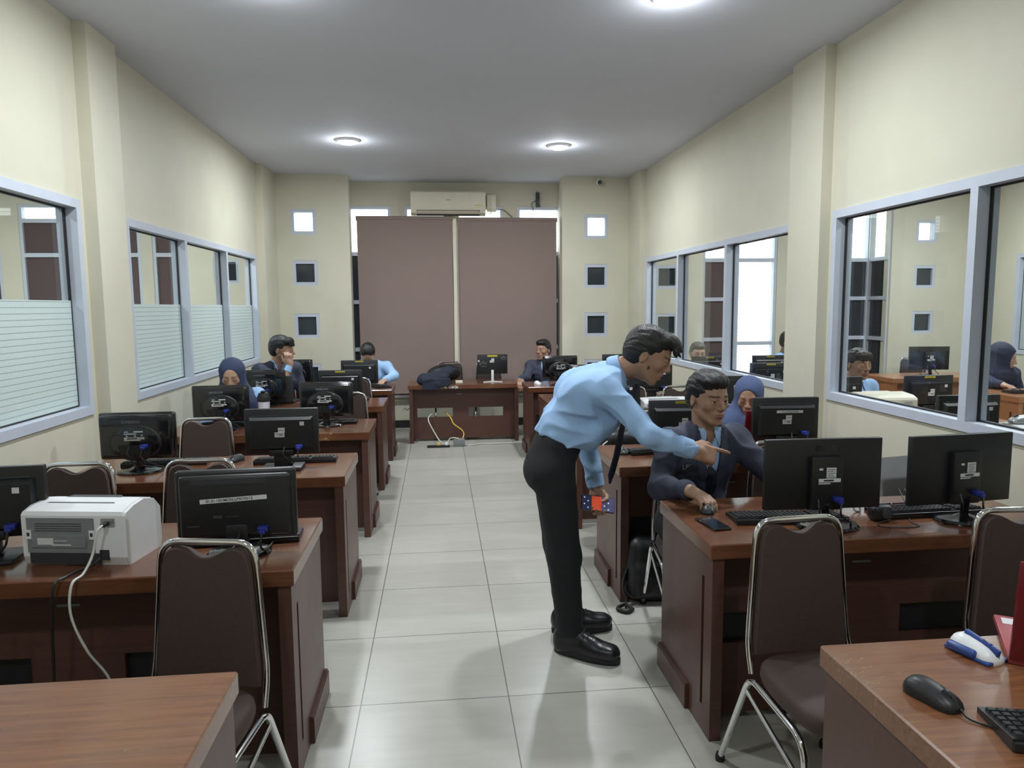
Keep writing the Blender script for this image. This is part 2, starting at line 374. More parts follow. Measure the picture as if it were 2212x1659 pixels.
SQA = squares(2.943, (2.59, 1.955, 1.338, .76)); SQB = squares(6.48, (2.54, 1.945, 1.338, .76)); SQC = squares(-2.53, (2.66, 2.05, 1.40, .76))
BAYS = [(-1.13, -.58), (-.41, .14), (.26, .88), (1.06, 1.645)]
BAYA = [(3.60, 3.98), (4.08, 4.66), (5.50, 5.99)]
BAYC = [(-3.56, -3.18), (-4.25, -3.70), (-5.12, -4.62), (-5.95, -5.35)]
ZS, ZT = .45, 2.90
mb = MB()
for (a, b, sq) in ((XL-.12, -1.055, SQL), (1.575, XR+.12, SQR), (XR+.12, 3.42, SQA), (6.0, 7.37, SQB), (-3.0, XL-.12, SQC)):
    grid_wall(mb, 0, YP, YP+.16, a, b, 0, CEIL, sq, 'y')
for (x0_, x1_) in ((-1.16, -1.092), (1.605, 1.675), (3.35, 3.42), (-3.07, -3.0)): mb.box(x0_, x1_, YP+.16, YB, 0, CEIL)
for (a, b, bays) in ((-1.2, 1.7, BAYS), (3.3, 6.0, BAYA), (-6.1, -2.95, BAYC)):
    grid_wall(mb, 0, YB, YB+.12, a, b, 0, CEIL, [(p, q, ZS, ZT) for p, q in bays], 'y')
structure(mb.build('wall_back', m_wall, smooth=0))
mb = MB(); mb.box(-1.055, 1.575, YB-.02, YB, 0, .10); structure(mb.build('baseboard_back', m_base, smooth=0))
mb = MB(); mb.box(XL, XL+.015, Y0, 4.42, 0, .1); mb.box(XL, XL+.015, 4.8, 8.47, 0, .1); structure(mb.build('baseboard_left', m_base, smooth=0))
mb = MB(); mb.box(XR-.015, XR, Y0, 4.44, 0, .1); mb.box(XR-.015, XR, 4.86, 8.58, 0, .1); structure(mb.build('baseboard_right', m_base, smooth=0))
mb = MB(); mb.box(-1.055, 1.575, YB-.09, YB, ZS-.035, ZS); structure(mb.build('trim_1', m_white, smooth=0))

WN = [0]
def side_window(x, win, cuts, film=None, side=1):
    """glazed opening in a side wall; side=+1: the room is on +X of the wall face x"""
    WN[0] += 1; y0, y1, z0, z1 = win; s = side
    root = bpy.data.objects.new('window_%d' % WN[0], None); COL.objects.link(root); structure(root); root.location = (x, 0, 0)
    mb = MB(); f = .05; a, b = (-.10*s, .012*s); a, b = min(a, b), max(a, b)
    mb.box(a, b, y0, y1, z1-f, z1); mb.box(a, b, y0, y1, z0, z0+f); mb.box(a, b, y0, y0+f, z0+f, z1-f); mb.box(a, b, y1-f, y1, z0+f, z1-f)
    for c in cuts: mb.box(a, b-.001, c-f/2, c+f/2, z0+f, z1-f)
    mb.build('window_frame', m_alu, root, smooth=0)
    edges = [y0+f] + [q for c in cuts for q in (c-f/2, c+f/2)] + [y1-f]
    g = MB(); e = .009; gx0, gx1 = -.055*s-.007, -.055*s+.007
    for i in range(0, len(edges), 2):
        p, q = edges[i], edges[i+1]
        g.box(gx0, gx1, p, q, z1-f-e, z1-f); g.box(gx0, gx1, p, q, z0+f, z0+f+e); g.box(gx0, gx1, p, p+e, z0+f+e, z1-f-e); g.box(gx0, gx1, q-e, q, z0+f+e, z1-f-e)
        pn = MB(); pn.box(-.055*s-.003, -.055*s+.003, p+e*.6, q-e*.6, z0+f+e*.6, z1-f-e*.6); pn.build('pane', m_glass, root, smooth=0)
        if film:
            fl = MB(); fl.box(-.055*s-.0055 if s < 0 else -.055*s+.0032, -.055*s-.0032 if s < 0 else -.055*s+.0055, p+e, q-e, z0+f+e, film)
            fl.build('frosted_film', m_film, root, smooth=0)
    g.build('gasket', m_gasket, root, smooth=0)
    return root
side_window(XL, WL1, (2.12, 3.24), film=1.652, side=1)
side_window(XL, WL2, (6.07, 7.20), film=1.635, side=1)
side_window(XR, WR1, (1.95, 3.18), side=-1)
side_window(XR, WR2, (6.10, 7.36), side=-1)
side_window(7.25, WF, (5.9, 7.2), film=2.1, side=-1)
def back_window(rects, y, bright_from, transoms=(), f=.04, dark=m_dark_glass):
    WN[0] += 1
    root = bpy.data.objects.new('window_%d' % WN[0], None); COL.objects.link(root); structure(root); root.location = (0, y, 0)
    for (x0, x1, z0, z1) in rects:
        mb = MB(); mb.box(x0, x1, 0, .08, z1-f, z1); mb.box(x0, x1, 0, .08, z0, z0+f); mb.box(x0, x0+f, 0, .08, z0+f, z1-f); mb.box(x1-f, x1, 0, .08, z0+f, z1-f)
        zz = [z0+f] + [t for t in transoms if z0+f < t < z1-f] + [z1-f]
        for t in zz[1:-1]: mb.box(x0+f, x1-f, .0, .08, t-.025, t+.025)
        mb.build('window_frame', m_alu, root, smooth=0)
        for i in range(len(zz)-1):
            p = MB(); p.box(x0+f*.8, x1-f*.8, .035, .041, zz[i]+(.025 if i else 0), zz[i+1]-(.025 if i < len(zz)-2 else 0))
            p.build('pane', m_glass if zz[i] >= bright_from-.01 else dark, root, smooth=0)
    return root
TR = (1.05, 1.67, 2.29)
for (p, q) in BAYS: back_window([(p, q, ZS, ZT)], YB+.01, 2.29, TR)
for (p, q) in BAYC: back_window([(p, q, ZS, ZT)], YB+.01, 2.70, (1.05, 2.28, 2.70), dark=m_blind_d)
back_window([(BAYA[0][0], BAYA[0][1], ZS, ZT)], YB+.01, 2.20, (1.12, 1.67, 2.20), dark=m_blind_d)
back_window([(BAYA[1][0], BAYA[1][1], ZS, ZT)], YB+.01, 0, (1.06, 2.20))
back_window([(BAYA[2][0], BAYA[2][1], ZS, ZT)], YB+.01, 2.20, (1.12, 1.67, 2.20), f=.012)
w_ = back_window([(-.46, -.02, ZS, ZT)], 0, 2.20, (1.12, 1.67, 2.20), f=.012); w_.location = (6.0, YB-.46-.02, 0); w_.rotation_euler = (0, 0, R(90)); w_.location = (6.06, YB+.0, 0)
for sq in (SQL, SQR, SQA, SQB, SQC):
    for i, h in enumerate(sq): back_window([h], YP+.004, 0 if i == 0 else 9)
# white sun louvres outside the back windows
mb = MB()
for k in range(58): mb.hexa([(-6.0, 9.98, .35+.05*k), (8.0, 9.98, .35+.05*k), (8.0, 10.0, .355+.05*k), (-6.0, 10.0, .355+.05*k),
                             (-6.0, 9.98, .356+.05*k), (8.0, 9.98, .356+.05*k), (8.0, 10.0, .361+.05*k), (-6.0, 10.0, .361+.05*k)])
structure(mb.build('trim_2', m_white, smooth=0))

# ------------------------------------------------------------------ ceiling lights
def downlight(x, y, label):
    t = thing('ceiling_downlight', label, 'ceiling light', (x, y, CEIL))
    mb = MB(); mb.lathe([(.085, -.004), (.118, 0.0), (.118, -.012), (.105, -.022), (.088, -.022), (.085, -.004)], n=32); mb.build('trim_ring', m_white, t)
    mb = MB(); mb.lathe([(.0855, -.006), (.088, -.02), (.07, -.034), (.035, -.042), (.004, -.044)], n=32); mb.build('diffuser', m_lampdisc, t)
    return t
LAB = ['round lit downlight in the ceiling above the left end of the brown blinds', 'round lit downlight near the back wall on the right half of the ceiling',
       'lit downlight over the left desk row, just above the photo edge', 'large bright round downlight at the top edge of the photo, right of centre',
       'lit downlight behind the camera over the left desks', 'lit downlight behind the camera over the right desks']
for i, (x, y) in enumerate(LAMPS): downlight(x, y, LAB[i])
for i, (x, y) in enumerate(SIDE_LAMPS): downlight(x, y, 'lit downlight in the neighbouring room ceiling, %s' % ['behind the right glass near its windows', 'behind the right glass in the far corner', 'behind the right glass over its first desks', 'behind the right glass over the far desks', 'behind the left glass near its windows', 'behind the left glass in the far corner', 'behind the left glass beside the partition', 'behind the left glass along the outer wall'][i])

# ------------------------------------------------------------------ roller blinds, air conditioner, camera, bracket
def blind(x0, x1, zt, zb, label):
    t = thing('roller_blind', label, 'blind', ((x0+x1)/2, YB-.13, zb)); w = (x1-x0)/2; h = zt-zb
    mb = MB(); n = 24
    vs = []; 
    for i in range(n+1):
        x = -w + 2*w*i/n
        for (z, dy) in ((0, .003*math.sin(i*.9)), (h*.5, .004*math.sin(i*.7+1)), (h, 0)): vs.append((x, dy, z))
    fs = [(i*3+j, (i+1)*3+j, (i+1)*3+j+1, i*3+j+1) for i in range(n) for j in range(2)]
    o = len(vs); vs2 = [(a, b+.004, c) for a, b, c in vs]
    mb.add(vs+vs2, fs+[tuple(k+o for k in f[::-1]) for f in fs]); mb.build('fabric', m_blind, t)
    mb = MB(); mb.tube([(-w-.01, .02, h+.015), (w+.01, .02, h+.015)], .03, 14); mb.build('roller', m_blind, t)
    mb = MB(); mb.rbox((0, 0, -.008), (2*w, .022, .028), .006); mb.build('bottom_bar', m_blind, t)
    return t
blind(-1.005, .205, 2.715, .49, 'wide brown roller blind on the left of the back window')
blind(.272, 1.565, 2.70, .49, 'wide brown roller blind on the right of the back window')
mb = MB(); mb.hexa([(.208,YB-.15,.60),(.268,YB-.15,.60),(.265,YB-.002,.60),(.205,YB-.002,.60),(.215,YB-.15,2.72),(.258,YB-.15,2.72),(.258,YB-.002,2.72),(.212,YB-.002,2.72)])
o = tag(mb.build('cable_trunking', m_acw, smooth=0), 'narrow cream strip standing in the gap between the two brown blinds', 'trunking')
mb = MB(); mb.tube([(.268, YB-.17, 2.62), (.268, YB-.17, 1.5), (.272, YB-.17, .62)], .004, 6)
tag(mb.build('blind_pull_cord', m_cable_w), 'thin pull cord hanging beside the cream strip between the blinds', 'cord')
t = thing('air_conditioner', 'cream split air conditioner on the wall above the blinds', 'air conditioner', (.16, YB, 2.76))
mb = MB(); prof = [(-.0, .31), (-.19, .31), (-.225, .285), (-.23, .10), (-.20, .03), (-.12, .0), (0, .02)]
mb.prism(prof, -.475, .475, 'yz'); mb.build('body', m_acw, t, smooth=25)
mb = MB(); mb.hexa([(-.40,-.222,.055),(.40,-.222,.055),(.40,-.14,.008),(-.40,-.14,.008),(-.40,-.226,.062),(.40,-.226,.062),(.40,-.146,.0),(-.40,-.146,.0)]); mb.build('air_outlet', m_dkgrey, t, smooth=0)
mb = MB(); mb.hexa([(-.39,-.233,.05),(.39,-.233,.05),(.39,-.19,.022),(-.39,-.19,.022),(-.39,-.236,.054),(.39,-.236,.054),(.39,-.192,.027),(-.39,-.192,.027)]); mb.build('louvre_flap', m_acw, t, smooth=0)
mb = MB(); mb.box(.33, .43, -.2305, -.228, .118, .128); mb.build('warning_sticker', m_yellow, t, smooth=0)
mb = MB(); mb.box(-.03, .03, -.2305, -.228, .185, .192); mb.build('maker_badge', m_grey, t, smooth=0)
mb = MB(); mb.rbox((.56, -.05, .17), (.12, .10, .22), .01); mb.build('pipe_cover', m_acw, t)
t = thing('security_camera', 'small white bullet security camera under the ceiling, top of right pillar', 'camera', (2.03, YP, 3.16))
mb = MB(); mb.tube([(0, 0, .02), (0, -.05, .01), (0, -.07, -.02)], .012, 8); mb.build('mount_arm', m_white, t)
mb = MB(); Mx = Matrix.Rotation(R(100), 3, 'X'); mb.lathe([(.02,-.01),(.034,0),(.036,.08),(.03,.085)], (0,-.04,-.03), 20, M=Mx); mb.build('housing', m_white, t)
mb = MB(); mb.lathe([(.029,.0),(.029,.004),(.004,.006)], (0,-.124,-.0445), 20, M=Mx); mb.build('lens', m_gloss, t)
t = thing('wall_bracket', 'small black metal bracket on the wall right of the air conditioner', 'bracket', (1.335, YB, 2.98))
mb = MB(); mb.box(-.025,.025,-.012,0,-.08,.10); mb.box(-.018,-.008,-.05,-.01,.03,.11); mb.box(.01,.02,-.05,-.01,.02,.10); mb.box(-.022,.03,-.055,-.01,-.085,-.06); mb.rbox((.0,-.035,-.03),(.04,.04,.06),.005); mb.build('plate', m_dkgrey, t, smooth=20)
mb = MB(); mb.tube(spline([(1.31,YB-.03,2.98),(1.25,YB-.03,2.93),(1.27,YB-.03,2.86),(1.24,YB-.035,2.72),(1.08,YB-.04,2.69),(.95,YB-.03,2.80),(.85,YB-.03,2.86),(.68,YB-.03,2.80)]), .004, 6)
tag(mb.build('signal_cable', m_dkgrey), 'thin grey cable looping from the black bracket to the air conditioner', 'cable')
# ------------------------------------------------------------------ desks
def make_desk(label, loc, top=None, body=None, w=1.42, boxed=True):
    top = top or m_woodtop; body = body or m_wood
    t = thing('computer_desk', label, 'desk', loc)
    mb = MB(); mb.rbox((w/2, .30, .722), (w, .60, .056), .004, 1); mb.build('desktop', top, t)
    for sx in (0, 1):
        X = (lambda a: a) if sx == 0 else (lambda a: w-a)
        def bx(m, a, b, *r): m.box(min(X(a), X(b)), max(X(a), X(b)), *r)
        m = MB(); bx(m, .028, .055, .012, .588, 0, .694); bx(m, .012, .028, .012, .088, 0, .694); bx(m, .012, .028, .112, .588, 0, .694)
        bx(m, .012, .028, .088, .112, 0, .10); bx(m, .012, .028, .088, .112, .60, .694); m.build('side_panel', body, t, smooth=0)
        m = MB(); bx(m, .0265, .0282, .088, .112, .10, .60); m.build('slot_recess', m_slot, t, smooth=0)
        m = MB(); bx(m, -.004, .012, .235, .594, 0, .095); bx(m, .0, .012, .235, .594, .095, .104); m.build('plinth', body, t, smooth=0)
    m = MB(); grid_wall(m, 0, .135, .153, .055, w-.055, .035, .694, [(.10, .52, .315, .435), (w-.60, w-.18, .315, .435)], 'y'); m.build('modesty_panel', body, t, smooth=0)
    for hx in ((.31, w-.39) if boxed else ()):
        m = MB(); m.rbox((hx, .235, .375), (.46, .155, .15), .01, 1); m.build('cutout_shade_box', m_black, t)  # black box added behind the cutout, standing in for the shade inside
    m = MB(); m.rbox((w*.46, .133, .615), (.075, .006, .010), .002, 1); m.build('cable_slot', m_grey, t)
    return t
LX, RX = -1.905, .95
LY = [1.075, 2.33, 3.65, 4.96, 6.26, 7.48]; RY = [1.035, 2.395, 3.66, 4.95, 6.26, 7.45]
LL = ['worn reddish wooden desk at the bottom left corner, top scratched and empty', 'dark brown desk carrying the white printer on the left', 'brown desk behind the white printer, with the pair of mixed black monitors', 'brown desk in the left row where the woman in the navy hijab sits', 'brown desk in the left row with the grey laptop', 'rearmost brown desk of the left row, under the man in light blue']
RL = ['reddish wooden desk at the bottom right with two mice and a red laptop', 'dark brown desk with the two big flat monitors, where the man in the blazer works', 'orange-brown desk under the pointing arm, with the mouse and keyboard on its corner', 'brown right-hand desk carrying the white printer behind the standing man', 'fifth desk of the right row, mostly hidden behind the standing man', 'rearmost right desk where the smiling man sits, meeting the middle desk']
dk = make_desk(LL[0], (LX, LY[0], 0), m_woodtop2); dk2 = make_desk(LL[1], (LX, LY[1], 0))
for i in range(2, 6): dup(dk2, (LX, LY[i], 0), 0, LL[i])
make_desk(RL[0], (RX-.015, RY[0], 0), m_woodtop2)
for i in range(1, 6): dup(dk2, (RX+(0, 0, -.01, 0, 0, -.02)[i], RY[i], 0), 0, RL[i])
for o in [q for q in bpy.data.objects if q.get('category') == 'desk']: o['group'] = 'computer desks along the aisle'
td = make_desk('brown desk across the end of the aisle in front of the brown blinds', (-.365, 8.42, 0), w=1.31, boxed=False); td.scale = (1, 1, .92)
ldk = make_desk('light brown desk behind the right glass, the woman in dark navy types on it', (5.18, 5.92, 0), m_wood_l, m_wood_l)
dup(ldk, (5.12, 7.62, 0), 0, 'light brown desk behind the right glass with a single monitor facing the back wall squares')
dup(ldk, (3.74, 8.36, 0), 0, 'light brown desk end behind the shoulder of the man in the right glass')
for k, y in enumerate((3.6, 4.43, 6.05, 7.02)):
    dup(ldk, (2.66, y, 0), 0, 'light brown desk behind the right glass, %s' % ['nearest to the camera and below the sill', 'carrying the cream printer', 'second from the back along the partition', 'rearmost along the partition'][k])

# ------------------------------------------------------------------ chairs
def make_chair(label):
    t = thing('stacking_chair', label, 'chair')
    def chrome(name, path, r=.011, par=t, n=8):
        m = MB(); m.tube(path, r, n); return m.build(name, m_chrome, par, smooth=60)
    arch = arc_path([(-.186, .165, .415), (-.181, .205, .50), (-.150, .225, .915), (.150, .225, .915), (.181, .205, .50), (.186, .165, .415)], .06, 6)
    chrome('back_frame', arch)
    for s in (-1, 1):
        l = chrome('leg', arc_path([(.205*s, .335, .012), (.193*s, .165, .405), (.190*s, -.02, .385)], .05, 6), .0115)
        m = MB(); m.lathe([(.012, 0), (.0165, 0), (.0165, .018), (.012, .03)], (.205*s, .335, 0), 12); m.build('rubber_foot', m_rubber, l)
        l = chrome('leg', arc_path([(.190*s, -.02, .385), (.190*s, -.14, .372), (.203*s, -.21, .012)], .09, 6), .0115)
        m = MB(); m.lathe([(.012, 0), (.0165, 0), (.0165, .018), (.012, .03)], (.203*s, -.21, 0), 12); m.build('rubber_foot', m_rubber, l)
        chrome('stretcher', [(.195*s, .185, .352), (.196*s, -.165, .24)], .008)
    chrome('crossbar', [(-.190, -.02, .388), (.190, -.02, .388)], .008)
    # backrest: padded panel with a scooped top
    P = []; n = 16
    def half(z): return .170 + (.140-.170)*(z-.50)/(.90-.50)
    pts = [(-half(.47), .47)]
    pts += [(-half(z), z) for z in (.55, .65, .75, .84)]
    for k in range(6): a = R(180-90*k/5); pts.append((-.095+.045*math.cos(a), .855+.045*math.sin(a)))
    for k in range(1, 12): x = -.078+.156*k/12; pts.append((x, .900-.030*math.sin(math.pi*k/12)**1.3))
    for k in range(6): a = R(90-90*k/5); pts.append((.095+.045*math.cos(a), .855+.045*math.sin(a)))
    pts += [(half(z), z) for z in (.84, .75, .65, .55)] + [(half(.47), .47)]
    def off(z): return .205+(z-.5)*.048
    N = len(pts); cx, cz = 0, .68; m = MB(); vs = []
    for (d, s) in ((.014, .93), (.004, 1.0), (-.012, 1.0), (-.024, .955)):
        for (x, z) in pts: q = (cx+(x-cx)*s, cz+(z-cz)*(s*.25+.75)); vs.append((q[0], off(z)+d, q[1]))
    fs = [(j*N+i, j*N+(i+1) % N, (j+1)*N+(i+1) % N, (j+1)*N+i) for j in range(3) for i in range(N)] + [tuple(range(N-1, -1, -1)), tuple(3*N+i for i in range(N))]
    m.add(vs, fs); m.build('backrest', m_vinyl, t, smooth=40)
    # seat: rounded cushion
    m = MB(); prof = []
    K = 32; rings = [(.86, -.030), (.97, -.022), (1.0, -.002), (.985, .022), (.93, .036), (.7, .044), (.35, .047)]; vs = []
    for (s, z) in rings:
        for k in range(K):
            a = 2*math.pi*k/K; ca, sa = math.cos(a), math.sin(a)
            x = .198*math.copysign(abs(ca)**.5, ca)*s; y = .205*math.copysign(abs(sa)**.5, sa)*s
            vs.append((x*(1-.06*(y > 0)*y/.2), y-.012, .432+z))
    fs = [(j*K+k, j*K+(k+1) % K, (j+1)*K+(k+1) % K, (j+1)*K+k) for j in range(len(rings)-1) for k in range(K)] + [tuple(range(K-1, -1, -1)), tuple((len(rings)-1)*K+k for k in range(K))]
    m.add(vs, fs); m.build('seat', m_vinyl, t, smooth=50)
    return t
ch = make_chair('brown vinyl chair with chrome frame in front of the white printer desk, nearest left')
ch.location = (-.752, 1.985, 0); ch.rotation_euler = (0, 0, R(-11)); ch.scale = (.98, 1, .98); ch['group'] = 'brown chrome-framed chairs'
CH = [(1.185, 1.98, 4, 'brown chair with chrome frame in the right foreground, behind the two mice'),
      (1.945, 1.98, -3, 'brown chair with chrome frame cut off at the right edge of the photo'),
      (-1.66, 3.21, 0, 'brown chair whose backrest rises behind the white printer'),
      (-1.11, 3.21, 2, 'brown chair half hidden behind the monitor with the long white strip label'),
      (-1.495, 4.53, 0, 'brown chair backrest in front of the desk where the woman in navy hijab sits'),
      (-.77, 5.79, -3, 'brown chair partly hidden behind the shiny monitor nearest the aisle in the third row'),
      (-.85, 7.04, -3, 'brown chair with thin chrome arch in front of the rearmost left desk'),
      (1.235, 3.29, -6, 'chrome legged chair the man in the navy blazer sits on'),
      (1.72, 3.25, -3, 'dark chair behind the flat monitor, its chrome corner beside the man in the blazer'),
      (1.365, 4.53, 4, 'chair behind the hanging tie of the standing man'),
      (2.04, 4.60, 0, 'chair under the woman in the slate blue hijab on the right'),
      (1.63, 5.80, 3, 'chair arch seen just behind the white right-hand printer, on its left'),
      (2.08, 5.80, 0, 'chair arch seen just behind the white right-hand printer, next to the wall'),
      (-1.59, 5.84, 0, 'chair under the woman in the navy hijab on the left'),
      (-1.55, 7.16, 15, 'chair under the man in profile with his hand on his face'),
      (-.79, 8.42, 0, 'chair under the man in light blue at the back'),
      (1.29, 8.62, 0, 'chair under the smiling man at the back'),
      (.14, 9.0, 0, 'chair behind the end desk with the dark bag in front of it'),
      (.635, 9.0, 0, 'chair behind the thin monitor on the end desk'),
      (3.33, 5.58, 0, 'chair under the man in the right-hand glass'), (2.90, 7.95, 0, 'chair under the man with glasses behind the far right pane'),
      (3.92, 7.97, 0, 'chair under the man cut off by the pillar behind the glass'), (5.66, 6.86, 0, 'chair under the woman in dark navy behind the right glass'),
      (6.07, 8.48, 0, 'empty chair with chrome arch behind the right glass below the small square windows'),
      (3.02, 4.15, 0, 'chair arch just above the window sill behind the nearest right glass')]
for (x, y, a, l) in CH: dup(ch, (x, y, 0), R(a), l)

# ------------------------------------------------------------------ monitors (local: base centre at the origin, back towards -Y)
def vga(par, x, y, z, to, pw=True):
    m = MB(); m.rbox((x, y-.016, z), (.034, .03, .018), .003); m.rbox((x, y-.036, z-.006), (.02, .018, .014), .003); p = m.build('video_plug', m_blue, par)
    m = MB(); m.tube(spline([(x, y-.042, z-.008), (x-.004, y-.05, z-.05), (x+(to[0]-x)*.5, y-.02, max(.02, z-.09)), to]), .0038, 6); m.build('video_cable', m_black, par, smooth=60)
    if pw:
        m = MB(); m.tube(spline([(x-.075, y-.012, z), (x-.078, y-.03, z-.04), (x-.04, y+.0, max(.018, z-.10)), (to[0]-.05, to[1]+.02, .008)]), .0032, 6); m.build('power_cable', m_black, par, smooth=60)
def stickers(par, x, y, z, kind=0):
    m = MB()
    if kind == 0:   # dark rating plate with white strips
        for (a, b, c, d) in ((-.002, .045, .012, .019), (-.048, -.028, .013, .017), (-.05, .012, .002, .007), (-.05, .05, -.024, -.014), (-.05, .03, -.031, -.026), (-.04, -.03, -.010, -.004), (0, .01, -.010, -.004), (.036, .042, -.008, .0)): m.box(x+a, x+b, y-.0012, y, z+c, z+d)
        o = m.build('rating_label', m_label, par, smooth=0)
        m = MB(); m.box(x-.035, x+.015, y-.0018, y-.001, z-.0225, z-.0165); m.box(x+.02, x+.045, y-.0018, y-.001, z-.020, z-.018); m.build('barcode', m_ink, o, smooth=0)
    elif kind == 1:  # two overlapping paper stickers
        m.box(x-.012, x+.022, y-.0012, y, z-.004, z+.02); m.box(x-.03, x+.02, y-.0018, y, z-.03, z-.004); o = m.build('rating_label', m_label, par, smooth=0)
        m = MB(); m.box(x-.026, x+.015, y-.0024, y-.0017, z-.013, z-.011); m.box(x-.008, x+.012, y-.0024, y-.0017, z-.02, z-.0165); m.box(x-.008, x+.018, y-.0018, y-.001, z+.006, z+.008); m.build('barcode', m_ink, o, smooth=0)
    elif kind == 2:  # rating plate of the flat monitors
        m.box(x-.016, x+.022, y-.0012, y, z-.018, z+.022); m.box(x-.046, x+.04, y-.0016, y, z-.034, z-.020); m.box(x-.044, x-.03, y-.0012, y, z+.012, z+.020); m.box(x-.046, x-.0, y-.0014, y, z-.041, z-.037); o = m.build('rating_label', m_label, par, smooth=0)
        m = MB()
        for k in range(5): m.box(x-.012, x+.018-.006*(k % 2), y-.002, y-.0011, z+.014-.007*k, z+.0155-.007*k)
        m.box(x-.026, x+.012, y-.0022, y-.0015, z-.030, z-.024); m.build('barcode', m_ink, o, smooth=0)
def yellow(par, x, y, z, w=.085, h=.012):
    m = MB(); m.box(x-w/2, x+w/2, y-.0012, y, z-h/2, z+h/2); o = m.build('yellow_label', m_yellow, par, smooth=0)
    m = MB()
    for k in range(9): m.box(x-w/2+.006+k*(w-.012)/9, x-w/2+.006+k*(w-.012)/9+.0055*(1-.3*(k % 3 == 1)), y-.0018, y-.001, z-.002, z+.002)
    m.build('lettering', m_ink, o, smooth=0)
def screen(par, x, y, z, w, h):
    m = MB(); m.box(x-w/2, x+w/2, y, y+.002, z-h/2, z+h/2); m.build('screen', m_screen, par, smooth=0)
def mon_shiny(label):
    t = thing('rounded_monitor', label, 'monitor')
    m = MB(); m.rbox((0, .010, .192), (.385, .030, .248), .014, 3); m.rbox((0, -.014, .192), (.365, .036, .228), .017, 4); m.build('back_cover', m_gloss, t, smooth=45)
    screen(t, 0, .0255, .195, .35, .21)
    m = MB(); m.rbox((0, -.0325, .287), (.25, .004, .016), .0075, 3, vert_only=1); m.build('vent_slot', m_ink, t)
    m = MB()
    Mx = Matrix.Rotation(R(90), 3, 'X'); m.lathe([(.128, 0), (.124, .007), (.10, .013), (.03, .017), (.004, .0175)], (0, -.029, .160), 36, M=Mx, sy=.72); m.build('oval_bulge', m_gloss, t)
    m = MB(); m.lathe([(.128, 0), (.131, .004), (.124, .0085)], (0, -.0285, .160), 36, M=Mx, sy=.72); m.build('bulge_rim', m_black, t)
    text_mesh('SAMSUNG', .020, 'lettering', m_logo, t, Matrix.Translation((-.02, -.0325, .2695)) @ BACK, bold=.0006)
    stickers(t, 0.0, -.0475, .205, 0)
    m = MB(); m.hexa([(-.07,-.048,.10),(.07,-.048,.10),(.07,-.03,.10),(-.07,-.03,.10),(-.085,-.0475,.15),(.085,-.0475,.15),(.085,-.03,.15),(-.085,-.03,.15)]); m.build('port_recess', m_black, t, smooth=0)
    m = MB(); m.tube([(0, -.0, .012), (0, -.008, .06), (0, -.005, .085)], [.03, .02, .026], 14); m.build('stand_neck', m_gloss, t)
    m = MB(); m.lathe([(.112, 0), (.115, .005), (.108, .012), (.05, .019), (.03, .03)], n=40, sy=.8); m.build('stand_base', m_gloss, t)
    vga(t, .05, -.043, .145, (.12, .05, .006))
    return t
def mon_panel(label, yl=True, strip=None, st=1):
    t = thing('square_back_monitor', label, 'monitor')
    m = MB(); m.rbox((0, .012, .20), (.38, .030, .245), .006, 2); m.build('back_cover', m_black, t)
    m = MB(); m.hexa([(-.155,-.030,.115),(.155,-.030,.115),(.165,.0,.105),(-.165,.0,.105),(-.155,-.030,.265),(.155,-.030,.265),(.165,.0,.282),(-.165,.0,.282)]); m.build('raised_panel', m_black, t, smooth=0)
    screen(t, 0, .0265, .203, .355, .215)
    m = MB(); m.box(-.15, .15, -.006, -.002, .283, .288); m.build('vent_slot', m_dkgrey, t, smooth=0)
    stickers(t, 0, -.0302, .205, st)
    if yl: yellow(t, 0, -.0032, .309)
    if strip:
        m = MB(); m.box(-.065, .085, -.0315, -.030, .238, .252); s = m.build('strip_label', m_label, t, smooth=0)
        text_mesh(strip, .0085, 'lettering', m_ink, s, Matrix.Translation((.01, -.0318, .245)) @ BACK)
    else:
        m = MB(); m.box(.10, .122, -.0315, -.030, .235, .255); m.build('square_sticker', m_label, t, smooth=0)
    m = MB(); m.rbox((0, -.008, .09), (.13, .04, .035), .006); m.rbox((0, -.004, .05), (.085, .03, .09), .005); m.build('stand_neck', m_black, t)
    m = MB(); m.rbox((0, .0, .009), (.21, .16, .018), .006); m.build('stand_base', m_black, t)
    vga(t, .095, -.028, .125, (.02, .09, .006))
    return t
